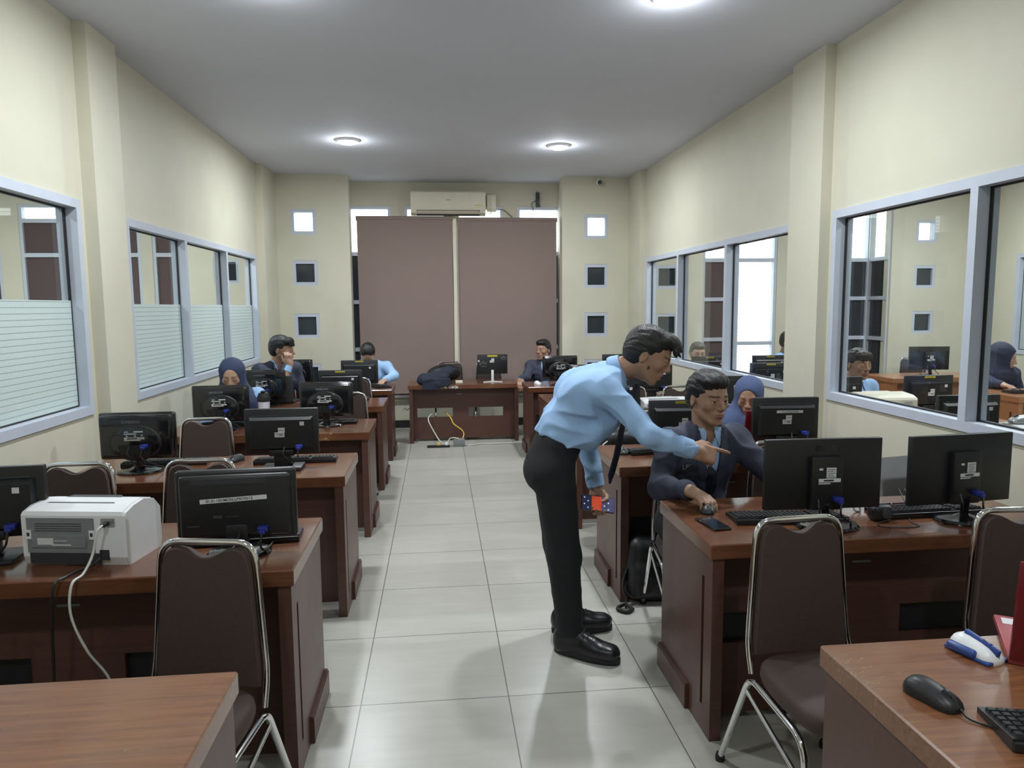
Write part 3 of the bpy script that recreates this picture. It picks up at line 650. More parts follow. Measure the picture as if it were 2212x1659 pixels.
def mon_slot(label):
    t = thing('glossy_lip_monitor', label, 'monitor')
    m = MB(); m.rbox((0, .008, .182), (.40, .036, .255), .012, 3); m.rbox((0, -.012, .182), (.37, .03, .225), .014, 3); m.build('back_cover', m_black, t, smooth=45)
    screen(t, 0, .0265, .185, .37, .22)
    m = MB(); m.rbox((-.02, -.0275, .272), (.25, .004, .022), .009, 3, vert_only=1); v = m.build('vent_slot', m_ink, t)
    m = MB()
    for k in range(38): m.box(-.135+k*.006, -.135+k*.006+.003, -.0305, -.029, .266, .278)
    m.build('grille', m_dkgrey, v, smooth=0)
    Mt = Matrix.Translation((0, -.0275, .207)) @ Matrix.Rotation(R(-2.5), 4, 'Y')
    m = MB(); m.box(-.115, .105, -.0014, 0, -.008, .008); m.v = [tuple(Mt @ Vector(q)) for q in m.v]; s = m.build('strip_label', m_label, t, smooth=0)
    text_mesh('01.01.105/MON-LP3I/VII/12', .0135, 'lettering', m_ink, s, Mt @ Matrix.Translation((-.018, -.0017, 0)) @ BACK, bold=.0001)
    text_mesh('BenQ', .016, 'maker_name', m_logod, t, Matrix.Translation((0, -.0275, .192)) @ BACK)
    m = MB(); m.box(-.075, -.045, -.0278, -.027, .14, .150); m.box(-.03, .01, -.0278, -.027, .143, .146); m.box(-.16, -.12, -.0278, -.027, .112, .116); m.build('small_print', m_dkgrey, t, smooth=0)
    m = MB(); m.rbox((0, -.012, .075), (.075, .035, .08), .008); m.build('stand_neck', m_black, t)
    m = MB(); m.lathe([(.105, 0), (.108, .004), (.10, .012), (.03, .018), (.012, .03)], n=36, sy=.85); m.build('stand_base', m_gloss, t)
    vga(t, .09, -.024, .098, (.10, .09, .006))
    return t
def mon_flat(label, logo=True):
    t = thing('flat_monitor', label, 'monitor')
    m = MB(); m.rbox((0, .012, .205), (.46, .024, .272), .004, 2); m.build('back_cover', m_black, t)
    screen(t, 0, .0235, .208, .44, .25)
    m = MB(); m.rbox((0, -.014, .175), (.125, .034, .205), .008, 2); m.build('centre_box', m_black, t)
    if logo:
        Mx = Matrix.Rotation(R(90), 3, 'X'); m = MB(); m.lathe([(.019, 0), (.019, .0008), (.0165, .0008), (.0165, .0002)], (-.022, .0002, .303), 28, M=Mx)
        m.box(-.0245, -.0225, -.0008, .0, .294, .309); m.box(-.0245, -.0165, -.0008, .0, .294, .296); m.box(-.0295, -.0275, -.0008, .0, .304, .308); m.build('round_emblem', m_logod, t, smooth=0)
        text_mesh('LG', .032, 'lettering', m_logod, t, Matrix.Translation((.03, .0001, .303)) @ BACK, bold=.0008)
    stickers(t, 0.01, -.0312, .215, 2)
    m = MB(); m.tube([(.0, -.025, .10), (.012, -.012, .06), (.022, .0, .02)], [.022, .02, .022], 4); m.build('stand_neck', m_gloss, t, smooth=0)
    m = MB(); m.lathe([(.118, 0), (.12, .006), (.112, .015), (.04, .018), (.02, .026)], (.02, .0, 0), 40, sy=.78); m.build('stand_base', m_gloss, t)
    vga(t, .035, -.029, .118, (.14, .06, .006))
    return t
DZ = .75
ms = mon_shiny('shiny rounded monitor at the left wall, behind the chair by the white printer')
ms.location = (-1.575, 3.90, DZ)
g = 'shiny rounded monitors'; ms['group'] = g
for (x, y, a, l) in [(-1.527, 5.19, 2, 'shiny rounded monitor right in front of the woman in the navy hijab on the left'), (-.815, 5.27, -4, 'shiny rounded monitor left of a keyboard, third row beside the aisle'),
                  (-1.53, 6.44, 0, 'shiny rounded monitor behind the tumbler, left of the grey laptop'), (-1.505, 7.68, -3, 'shiny rounded monitor behind the man in profile with hand on face'),
                  (1.30, 7.64, 2, 'shiny rounded monitor in front of the smiling man at the back'), (1.37, 6.42, 0, 'dark rounded monitor touching the back of the standing man')]:
    dup(ms, (x, y, DZ), R(a), l, g)
mp = mon_panel('black square-back monitor with plain paper stickers, second left row beside the aisle', yl=False); mp.location = (-.835, 3.87, DZ)
g = 'square-back monitors'; mp['group'] = g
my = mon_panel('black monitor with yellow label in the fourth left row, beside the grey laptop', st=1); my.location = (-.87, 6.46, DZ-.022); my['group'] = g
for (x, y, a, z, l) in [(-.826, 7.62, 0, -.02, 'black monitor with yellow label in front of the man in light blue'), (1.35, 3.86, -3, 0, 'black monitor with yellow label left of the seated man in the blazer'),
                     (1.28, 5.13, 0, 0, 'dark grey monitor between the standing man and the white right-hand printer'), (1.95, 6.44, -5, -.02, 'monitor with a white sticker beside the chin of the standing man'),
                     (2.86, 4.90, 0, 0, 'monitor with yellow label in front of the man in the right-hand glass'), (3.57, 4.90, 2, 0, 'monitor with yellow label right of the cream printer behind glass'),
                     (3.02, 3.80, 0, 0, 'dark monitor crossing the window mullion at the lower right glass'), (2.77, 7.13, 0, 0, 'monitor with yellow label hiding the face of the man with glasses'),
                     (3.42, 7.13, 0, 0, 'upper of the two stacked-looking monitors in the bright right pane'), (2.98, 6.20, 0, 0, 'lower of the two stacked-looking monitors in the bright right pane')]:
    dup(my, (x, y, DZ+z), R(a), l, g)
mr = mon_panel('black monitor with white strip label, in front of the woman in slate blue hijab', yl=False, strip='01.01.105/MON-LP3I/VII/05', st=1)
mr.location = (1.957, 3.87, DZ); mr.rotation_euler = (0, 0, R(-3)); mr['group'] = g
dup(mp, (2.07, 5.13, DZ), 0, 'plain black monitor right behind the head of the seated man', g)
dup(mp, (1.955, 7.64, DZ), 0, 'plain black monitor at the back wall, left of the neck of the standing man', g)
dup(mp, (-1.545, 2.56, DZ), R(5), 'black monitor cut off by the left edge of the photo', g)
mq = mon_slot('black monitor with a long white strip label reading 01.01.105, beside the printer'); mq.location = (-.706, 2.525, DZ); mq.scale = (1, 1, .965); mq.rotation_euler = (0, 0, R(3))
ml = mon_flat('large flat monitor with round emblem, in front of the seated man in the blazer'); ml.location = (1.448, 2.55, DZ-.0); ml.rotation_euler = (0, 0, R(-1)); ml['group'] = 'large flat monitors'
mf = mon_flat('large flat monitor at the right wall beside the grey stand, no emblem', logo=False); mf.location = (2.02, 2.56, DZ); mf.rotation_euler = (0, 0, R(6)); mf['group'] = 'large flat monitors'
dup(mf, (5.70, 7.85, DZ), R(-8), 'large flat monitor behind the right glass, under the small square windows', 'large flat monitors')
t = thing('thin_monitor', 'thin black monitor with white handwriting on a white forked stand, end desk', 'monitor', (.645, 8.66, .69))
m = MB(); m.rbox((0, .01, .215), (.365, .014, .235), .004); m.build('back_cover', m_black, t)
screen(t, 0, .0165, .215, .35, .22); yellow(t, 0, .0025, .315, .12, .018); stickers(t, 0, .0028, .265, 1)
def scribble(m, pts, y, z0, x0, s, w):
    for a, b in zip(pts[:-1], pts[1:]): m.tube([(x0+a[0]*s, y, z0+a[1]*s), (x0+b[0]*s, y, z0+b[1]*s)], w, 4, flat=.3)
m = MB()
for (x0, z0, s) in ((-.16, .215, .05), (.105, .285, .035)):
    scribble(m, [(0,0),(.25,.55),(.2,-.3),(.5,.2),(.7,.7),(.75,0),(1.0,.35),(1.1,.9),(1.2,0),(1.5,.4),(1.55,0),(1.9,.6)], .002, z0, x0, s, .0022)
    scribble(m, [(.3,-.55),(.7,-.35),(.9,-.6),(1.2,-.35),(1.4,-.6),(1.8,-.4)], .002, z0, x0, s, .002)
Mx = Matrix.Rotation(R(90), 3, 'X'); m.lathe([(.012, 0), (.012, .0008), (.003, .0008)], (-.165, .003, .255), 14, M=Mx); m.build('white_handwriting', m_label, t, smooth=0)
m = MB(); m.rbox((0, .0, .07), (.03, .016, .15), .004); m.rbox((0, -.008, .06), (.016, .004, .11), .002); m.build('stand_neck', m_white, t)
for s in (-1, 1):
    m = MB(); m.hexa([(0,-.012,0),(s*.115,-.055,0),(s*.115,-.025,0),(0,.02,0),(0,-.012,.012),(s*.115,-.055,.008),(s*.115,-.025,.008),(0,.02,.012)]); m.build('stand_foot', m_white, t, smooth=0)

# ------------------------------------------------------------------ keyboards and mice
def keyboard(label):
    t = thing('keyboard', label, 'keyboard')
    m = MB(); m.hexa([(-.22,-.068,0),(.22,-.068,0),(.22,.068,0),(-.22,.068,0),(-.22,-.068,.026),(.22,-.068,.026),(.22,.068,.012),(-.22,.068,.012)]); m.rbox((0,-.071,.012),(.44,.008,.02),.003); m.build('case', m_black, t, smooth=0)
    m = MB()
    for r in range(6):
        y = -.055+r*.0205; z = .0262-(y+.068)*.103
        x = -.212
        while x < .205:
            if -.006+.075 < x < .082 or .128 < x < .134: x += .0085; continue
            w = .0165 if not (r == 5 and -.14 < x < -.04) else .10
            if x+w > .214: break
            m.hexa([(x,y-.0085,z-.002),(x+w,y-.0085,z-.002),(x+w,y+.0085,z-.003),(x,y+.0085,z-.003),(x+.002,y-.0065,z+.0075),(x+w-.002,y-.0065,z+.0075),(x+w-.002,y+.006,z+.0065),(x+.002,y+.006,z+.0065)]); x += w+.0025
    m.build('keys', m_key, t, smooth=0)
    for s in (-1, 1):
        m = MB(); m.box(s*.17-.012, s*.17+.012, -.064, -.058, -.0, .012); m.build('tilt_foot', m_black, t, smooth=0)
    return t
kb = keyboard('black keyboard under the strip-label monitor beside the white printer'); kb.location = (-.745, 2.68, DZ); kb.rotation_euler = (0, 0, R(4)); kb['group'] = 'black keyboards'
for (x, y, a, l) in [(-.80, 4.055, 3, 'black keyboard behind the square-back monitor, second left row beside the aisle'), (-1.50, 4.085, 3, 'black keyboard behind the shiny monitor at the left wall'),
                  (-.83, 5.39, 2, 'black keyboard on the corner of the third left desk, beside the aisle'), (1.36, 2.66, -5, 'black keyboard in front of the large monitor with the round emblem'),
                  (1.96, 2.68, 2, 'black keyboard behind the small speaker at the right wall'), (1.29, 4.015, 6, 'black keyboard with white keys edge beside the mouse under the pointing arm'), (1.30, 1.195, -14, 'black keyboard cut off at the bottom right corner of the photo'),
                  (-1.50, 5.40, 0, 'keyboard hidden behind the monitor of the woman in the navy hijab'), (5.52, 6.2, 0, 'keyboard the woman in dark navy types on behind the glass'), (-.67, 7.86, -60, 'black keyboard standing beside the monitor of the man in light blue')]:
    dup(kb, (x, y, DZ), R(a), l)
def mouse(label, m1, m2, sx=1.0):
    t = thing('computer_mouse', label, 'mouse')
    def dome(w, l, h, z0, cut):
        vs = []; n = 20; rings = [(1.0, 0), (1.02, .2), (.98, .45), (.86, .72), (.62, .92), (.3, 1.0)]
        for (s, z) in rings:
            for k in range(n):
                a = 2*math.pi*k/n; ca, sa = math.cos(a), math.sin(a)
                y = l*math.copysign(abs(sa)**.8, sa)*s; x = w*math.copysign(abs(ca)**.7, ca)*s*(1-.10*math.cos(math.pi*y/l))
                vs.append((x, y, z0+h*z*(1-.25*(y/l))))
        fs = [(j*n+k, j*n+(k+1) % n, (j+1)*n+(k+1) % n, (j+1)*n+k) for j in range(len(rings)-1) for k in range(n)]+[tuple(range(n-1,-1,-1)), tuple((len(rings)-1)*n+k for k in range(n))]
        return vs, fs
    m = MB(); m.add(*dome(.030*sx, .056, .036, 0, 0)); b = m.build('shell', m1, t, smooth=60)
    m = MB(); m.tube([(0, .054, .013), (0, .035, .0335), (0, .015, .0405)], .0011, 6); m.build('button_seam', m_ink, t)
    m = MB(); Mx = Matrix.Rotation(R(90), 3, 'Y'); m.lathe([(.004,-.004),(.010,-.0035),(.010,.0035),(.004,.004)], (0, .028, .028), 16, M=Mx); m.build('scroll_wheel', m2, t)
    return t
mo = mouse('black corded mouse lying on the bottom right desk', m_black, m_dkgrey); mo.location = (1.043, 1.368, DZ); mo.rotation_euler = (0, 0, R(-161)); mo.scale = (1.08, 1.08, 1)
m = MB(); m.tube(spline([(0, .056, .010), (.006, .085, .004), (-.03, .15, .003), (-.09, .22, .003), (-.16, .30, .003)]), .0022, 6); m.build('cable', m_black, mo, smooth=60)
m2 = mouse('white and blue mouse on the bottom right desk, beside the red laptop', m_white, m_blue); m2.location = (1.285, 1.545, DZ); m2.rotation_euler = (0, 0, R(-165)); m2.scale = (1.2, 1.05, 1.1)
mbl = mat('blue_mouse_plastic', (.03,.07,.27), .35, var=.1, scale=30)
m = MB(); m.rbox((0, .012, .030), (.011, .085, .02), .004, 2, rot=Euler((-.22, 0, 0))); m.build('centre_strip', mbl, m2)
m = MB(); m.rbox((.028, -.012, .012), (.018, .07, .02), .007, 3); m.rbox((0, .0, .004), (.064, .108, .008), .003); m.build('side_grip', mbl, m2)
mb3 = mouse('black mouse on the second left desk between its two keyboards', m_black, m_dkgrey); mb3.location = (-1.14, 4.09, DZ); mb3.rotation_euler = (0, 0, R(150))
g = 'black mice'
dup(mb3, (1.045, 4.0, DZ), R(180), 'black mouse on the desk corner under the pointing arm', g); dup(mb3, (1.092, 2.80, DZ), R(158), 'black mouse under the hand of the seated man in the blazer', g)
dup(mb3, (5.42, 6.22, DZ), R(180), 'mouse near the hand of the woman in dark navy behind the glass', g); mb3['group'] = g
dup(mb3, (-.70, 6.68, DZ), R(100), 'small black mouse on the fourth left desk beside the aisle', g)
mw = mouse('white mouse on the desk of the smiling man at the back', m_white, m_grey); mw.location = (1.07, 7.72, DZ); mw.rotation_euler = (0, 0, R(200))
mg = mouse('silver mouse on the white printer behind the glass at the right edge', m_silver, m_dkgrey); mg.location = (3.34, 3.78, .908); mg.rotation_euler = (0, 0, R(80)); mg.scale = (1.3, 1.3, 1.2)

# ------------------------------------------------------------------ printers
def printer(label, body, panel, top, w=.36, d=.25, h=.19, cables=True):
    t = thing('laser_printer', label, 'printer')
    m = MB(); prof = [(-d/2+.012, .0), (d/2-.01, .0), (d/2, .03), (d/2, h*.72), (d/2-.04, h*.93), (d/2-.10, h), (-d/2+.05, h*.965), (-d/2+.008, h*.90), (-d/2, h*.84), (-d/2, .03)]
    m.prism(prof, -w/2+.012, w/2-.012, 'yz')
    for s in (-1, 1):
        pr = [(p[0]*.985, p[1]*(1.0 if p[1] < h*.9 else .985)) for p in prof]; x0, x1 = sorted((s*(w/2-.012), s*w/2)); m.prism(pr, x0, x1, 'yz')
    m.build('case', body, t, smooth=20)
    m = MB(); m.box(-w/2+.02, w*.2, -d/2-.003, -d/2+.01, .045, h*.80); p = m.build('rear_cover', panel, t, smooth=0)
    m = MB()
    for r in range(4):
        for k in range(26): m.box(-w/2+.05+k*.0062, -w/2+.0535+k*.0062, -d/2-.0042, -d/2-.0028, h*.70-.008*r, h*.70-.008*r+.003)
    m.build('vent_holes', m_ink, p, smooth=0)
    m = MB(); m.rbox((-w*.14, -d/2-.0045, h*.41), (w*.52, .003, h*.21), .001, 1); m.build('label_recess', panel, p)
    m = MB(); m.box(-w*.34, -w*.30+.04, -d/2-.0075, -d/2-.0055, h*.36, h*.47); m.box(-w*.20, -w*.02, -d/2-.0075, -d/2-.0055, h*.345, h*.365); m.box(-w*.18, -w*.06, -d/2-.0075, -d/2-.0055, h*.42, h*.43); m.build('rating_label', m_label, p, smooth=0)
    for s in (-w/2+.022, w*.2-.012):
        m = MB(); m.box(s-.004, s+.014, -d/2-.006, -d/2, h*.45, h*.60); l = m.build('latch', body, p, smooth=0)
        m = MB(); m.box(s, s+.009, -d/2-.0068, -d/2-.0055, h*.50, h*.56); m.build('latch_slot', m_ink, l, smooth=0)
    m = MB(); m.box(-w/2+.025, w*.24, -d/2-.002, -d/2+.004, .006, .043); m.box(-.03, .05, -d/2-.004, -d/2, .004, .03); m.build('paper_slot', m_ink, t, smooth=0)
    m = MB(); m.box(w*.27, w*.40, -d/2-.002, -d/2+.004, h*.66, h*.80); m.build('port_recess', m_silver, t, smooth=0)
    m = MB(); m.box(w*.24, w*.33, -d/2-.002, -d/2+.003, .02, .055); m.build('power_socket', m_ink, t, smooth=0)
    m = MB(); m.hexa([(-w/2+.05,-d/2+.06,h*.962),(w*.30,-d/2+.06,h*.962),(w*.24,d/2-.07,h*.985),(-w/2+.09,d/2-.07,h*.985),(-w/2+.05,-d/2+.06,h*.972),(w*.30,-d/2+.06,h*.972),(w*.24,d/2-.07,h*1.004),(-w/2+.09,d/2-.07,h*1.004)]); m.build('output_tray', top, t, smooth=0)
    if cables:
        m = MB(); m.rbox((w*.33, -d/2-.014, h*.72), (.016, .03, .014), .003); m.build('data_plug', m_black, t)
    return t
pr = printer('white laser printer with grey back panel on the left desk', m_white, m_grey, m_dkgrey, d=.215, h=.203); pr.location = (-1.203, 2.572, DZ); pr.rotation_euler = (0, 0, R(-9)); pr['group'] = 'white printers'
m = MB(); m.tube(spline([(.12, -.135, .148), (.112, -.155, .13), (.10, -.165, .06), (.095, -.21, .012), (.09, -.262, -.005), (.09, -.275, -.10), (.125, -.262, -.22), (.16, -.215, -.34), (.175, -.19, -.50), (.17, -.18, -.74)]), .0042, 6); m.build('data_cable', m_cable_w, pr, smooth=60)
m = MB(); m.tube(spline([(.10, -.13, .035), (.085, -.16, .02), (.05, -.22, .008), (.035, -.268, -.01), (.02, -.268, -.15), (-.05, -.19, -.40), (-.12, -.15, -.60), (-.15, -.14, -.742)]), .0045, 6); m.build('power_cable', m_black, pr, smooth=60)
pw = printer('white printer on the right row, between the standing and the seated man', m_white, m_silver, m_grey, h=.165, w=.37, d=.26, cables=False); pw.location = (1.655, 5.18, DZ); pw.rotation_euler = (0, 0, R(3)); pw['group'] = 'white printers'
pc = printer('cream printer behind the right glass, in front of the man', m_acw, m_acw, m_acw, h=.25, w=.37, d=.26, cables=False); pc.location = (2.975, 4.57, DZ); pc.rotation_euler = (0, 0, R(-3))
pg = printer('white printer with a silver mouse on top, behind glass at the right edge', m_white, m_grey, m_white, h=.155, w=.36, d=.26, cables=False); pg.location = (3.44, 3.80, DZ)

# ------------------------------------------------------------------ laptops, stand, speaker, phones, tumbler, bags, cables
def laptop(label, lidm, deckm, w=.34, d=.235, ang=105):
    t = thing('laptop', label, 'laptop')      # hinge along X at the origin, deck towards +Y, lid back towards -Y
    m = MB(); m.rbox((0, d/2, .009), (w, d, .018), .004); dk_ = m.build('deck', deckm, t)
    m = MB()
    for r in range(5):
        for k in range(14): m.box(-w*.42+k*w*.06, -w*.42+k*w*.06+w*.05, .03+r*.019, .045+r*.019, .018, .0205)
    m.build('keys', m_key, dk_, smooth=0)
    m = MB(); m.box(-w*.46, -w*.30, d-.06, d-.02, .018, .0187); m.build('sticker', m_label, dk_, smooth=0)
    a = R(ang-90); Mx = Matrix.Translation((0, .0, .016)) @ Matrix.Rotation(a, 4, 'X')
    m = MB(); m.rbox((0, -.004, d/2), (w, .009, d), .004, 2); m.v = [tuple(Mx @ Vector(q)) for q in m.v]; l = m.build('lid', lidm, t)
    m = MB(); m.box(-w*.46, w*.46, .0006, .0016, .015, d-.012); m.v = [tuple(Mx @ Vector(q)) for q in m.v]; m.build('screen', m_screen, l, smooth=0)
    return t
lr = laptop('red laptop cut off by the right edge of the photo, on the bottom right desk', m_red, m_redl, w=.36, d=.265, ang=104); lr.location = (1.475, 1.395, DZ); lr.rotation_euler = (0, 0, R(-33))
lg = laptop('dark grey laptop standing open behind the shiny monitor, fourth left row', m_dkgrey, m_black, w=.34, d=.24, ang=97); lg.location = (-1.465, 6.56, DZ); lg.rotation_euler = (0, 0, R(-4))
l2 = laptop('dark red laptop open in front of the woman in the slate blue hijab', m_red, m_redl, w=.33, d=.22, ang=100); l2.location = (1.935, 4.03, DZ); l2.rotation_euler = (0, 0, R(2))
t = thing('laptop_stand', 'grey plate on wire feet between the two large flat monitors', 'laptop stand', (1.86, 2.79, DZ))
Mx = Matrix.Translation((0, 0, .04)) @ Matrix.Rotation(R(-14), 4, 'X')
m = MB(); m.prism([(-.21, 0), (.20, 0), (.20, .172), (-.045, .160), (-.080, .118), (-.21, .112)], -.004, .004, 'xz'); m.v = [tuple(Mx @ Vector(q)) for q in m.v]; m.build('plate', m_plate, t, smooth=0)
for x in (-.165, .07):
    m = MB(); m.tube(arc_path([(x-.012, .0, .07), (x-.012, -.075, .003), (x+.014, -.075, .003), (x+.014, .0, .07)], .01, 4), .003, 6); m.build('wire_foot', m_chrome, t, smooth=60)
m = MB(); m.tube([(-.21, .02, .003), (.20, .02, .003)], .003, 6); m.tube([(-.2, .02, .003), (-.2, .0, .06)], .003, 6); m.tube([(.19, .02, .003), (.19, .0, .06)], .003, 6); m.build('rear_wire', m_chrome, t)
t = thing('small_speaker', 'small black speaker with a looped cable between the large monitors', 'speaker', (1.715, 2.60, DZ))
m = MB(); m.rbox((0, 0, .032), (.085, .06, .064), .02, 4); m.build('housing', m_black, t)
Mx = Matrix.Rotation(R(90), 3, 'X'); m = MB(); m.lathe([(.02, 0), (.02, .002), (.004, .003)], (.01, -.03, .035), 20, M=Mx); m.build('driver', m_dkgrey, t)
m = MB(); m.tube(spline([(.02, -.03, .01), (-.04, -.05, .003), (-.045, -.085, .003), (.03, -.11, .003), (.10, -.095, .003), (.10, -.05, .003), (.15, .05, .003)]), .0022, 6); m.build('cable', m_dkgrey, t, smooth=60)
def phone(label, loc, rot=(0,0,0)):
    t = thing('smartphone', label, 'phone', loc); t.rotation_euler = rot
    m = MB(); m.rbox((0, 0, .0045), (.074, .155, .009), .004, 3); m.build('case', m_gloss, t)
    m = MB(); m.box(-.034, .034, -.073, .073, .0088, .0095); m.build('screen', m_screen, t, smooth=0); return t
phone('black smartphone lying face up beside the mouse of the seated man', (1.045, 2.625, DZ), (0, 0, R(8)))
t = thing('travel_tumbler', 'pale lilac tumbler with a black lid, on the desk of the woman in navy hijab', 'tumbler', (-1.222, 5.14, DZ))
m = MB(); m.lathe([(.032, 0), (.034, .004), (.040, .20), (.040, .206)], n=28); m.build('cup', mat('lilac_cup', (.62,.56,.66), .35, var=.25, scale=45, col2=(.74,.72,.76)), t)
m = MB(); m.lathe([(.042, .204), (.043, .235), (.036, .25), (.034, .262), (.012, .268)], n=28); m.rbox((0, 0, .272), (.03, .05, .014), .005); m.build('lid', m_black, t)
m = MB()
for k in range(9): a = 1.2*k; m.box(.0395*math.cos(a)-.004, .0395*math.cos(a)+.004, .0395*math.sin(a)-.004, .0395*math.sin(a)+.004, .06+.016*k, .066+.016*k)
m.build('printed_marks', m_ink, t, smooth=0)
t = thing('eraser_block', 'small cream block on the end desk beside the dark bag', 'block', (.235, 8.53, .692)); m = MB(); m.rbox((0, 0, .018), (.085, .05, .036), .006); m.build('block_body', m_acw, t)
text_mesh('e. Kerja', .052, 'handwritten_marks', m_label, td, Matrix.Translation((.505, -.0012, .722)) @ BACK, bold=.0012)
# power strip, adapter and cables on the floor by the end desk
t = thing('power_strip', 'black power strip with a yellow and a white plug on the floor', 'power strip', (-.02, 8.16, 0))
m = MB(); m.rbox((0, 0, .012), (.26, .05, .024), .006); m.build('housing', m_black, t)
m = MB(); m.rbox((.0, .0, .04), (.035, .035, .035), .006); m.build('yellow_plug', m_cable_y, t)
m = MB(); m.rbox((.09, .0, .04), (.035, .035, .035), .006); m.build('white_plug', m_white, t)
t = thing('power_adapter', 'grey power adapter box on the floor where the yellow cable ends', 'adapter', (.215, 8.20, 0)); m = MB(); m.rbox((0, 0, .045), (.13, .07, .09), .008); m.build('housing', m_grey, t)
m = MB(); m.tube(spline([(-.09, 8.57, .33), (-.115, 8.50, .32), (-.135, 8.40, .30), (-.12, 8.34, .25), (-.05, 8.30, .12), (.0, 8.26, .05), (.06, 8.23, .012), (.12, 8.22, .02)]), .007, 8)
tag(m.build('grey_white_cable', m_cable_w, smooth=60), 'white cable coming out of the left opening of the end desk', 'cable')
m = MB(); m.tube(spline([(.06, 8.60, .34), (.09, 8.50, .33), (.13, 8.37, .30), (.16, 8.33, .24), (.25, 8.32, .17), (.275, 8.31, .12), (.25, 8.26, .06), (.22, 8.25, .045), (.20, 8.26, .09)]), .007, 8)
tag(m.build('yellow_cable', m_cable_y, smooth=60), 'yellow cable hanging from the opening of the end desk to the adapter', 'cable')
m = MB(); m.tube(spline([(.08, 8.17, .05), (.12, 8.18, .10), (.20, 8.17, .095), (.30, 8.20, .012), (.40, 8.22, .01), (.48, 8.27, .01), (.62, 8.25, .01), (.95, 8.28, .01)]), .006, 8)
tag(m.build('floor_cable', m_cable_w, smooth=60), 'white cable running along the floor from the power strip to the right', 'cable')
m = MB(); m.rbox((-.28, YB-.022, .2), (.0001+.09, .02, .12), .004); 
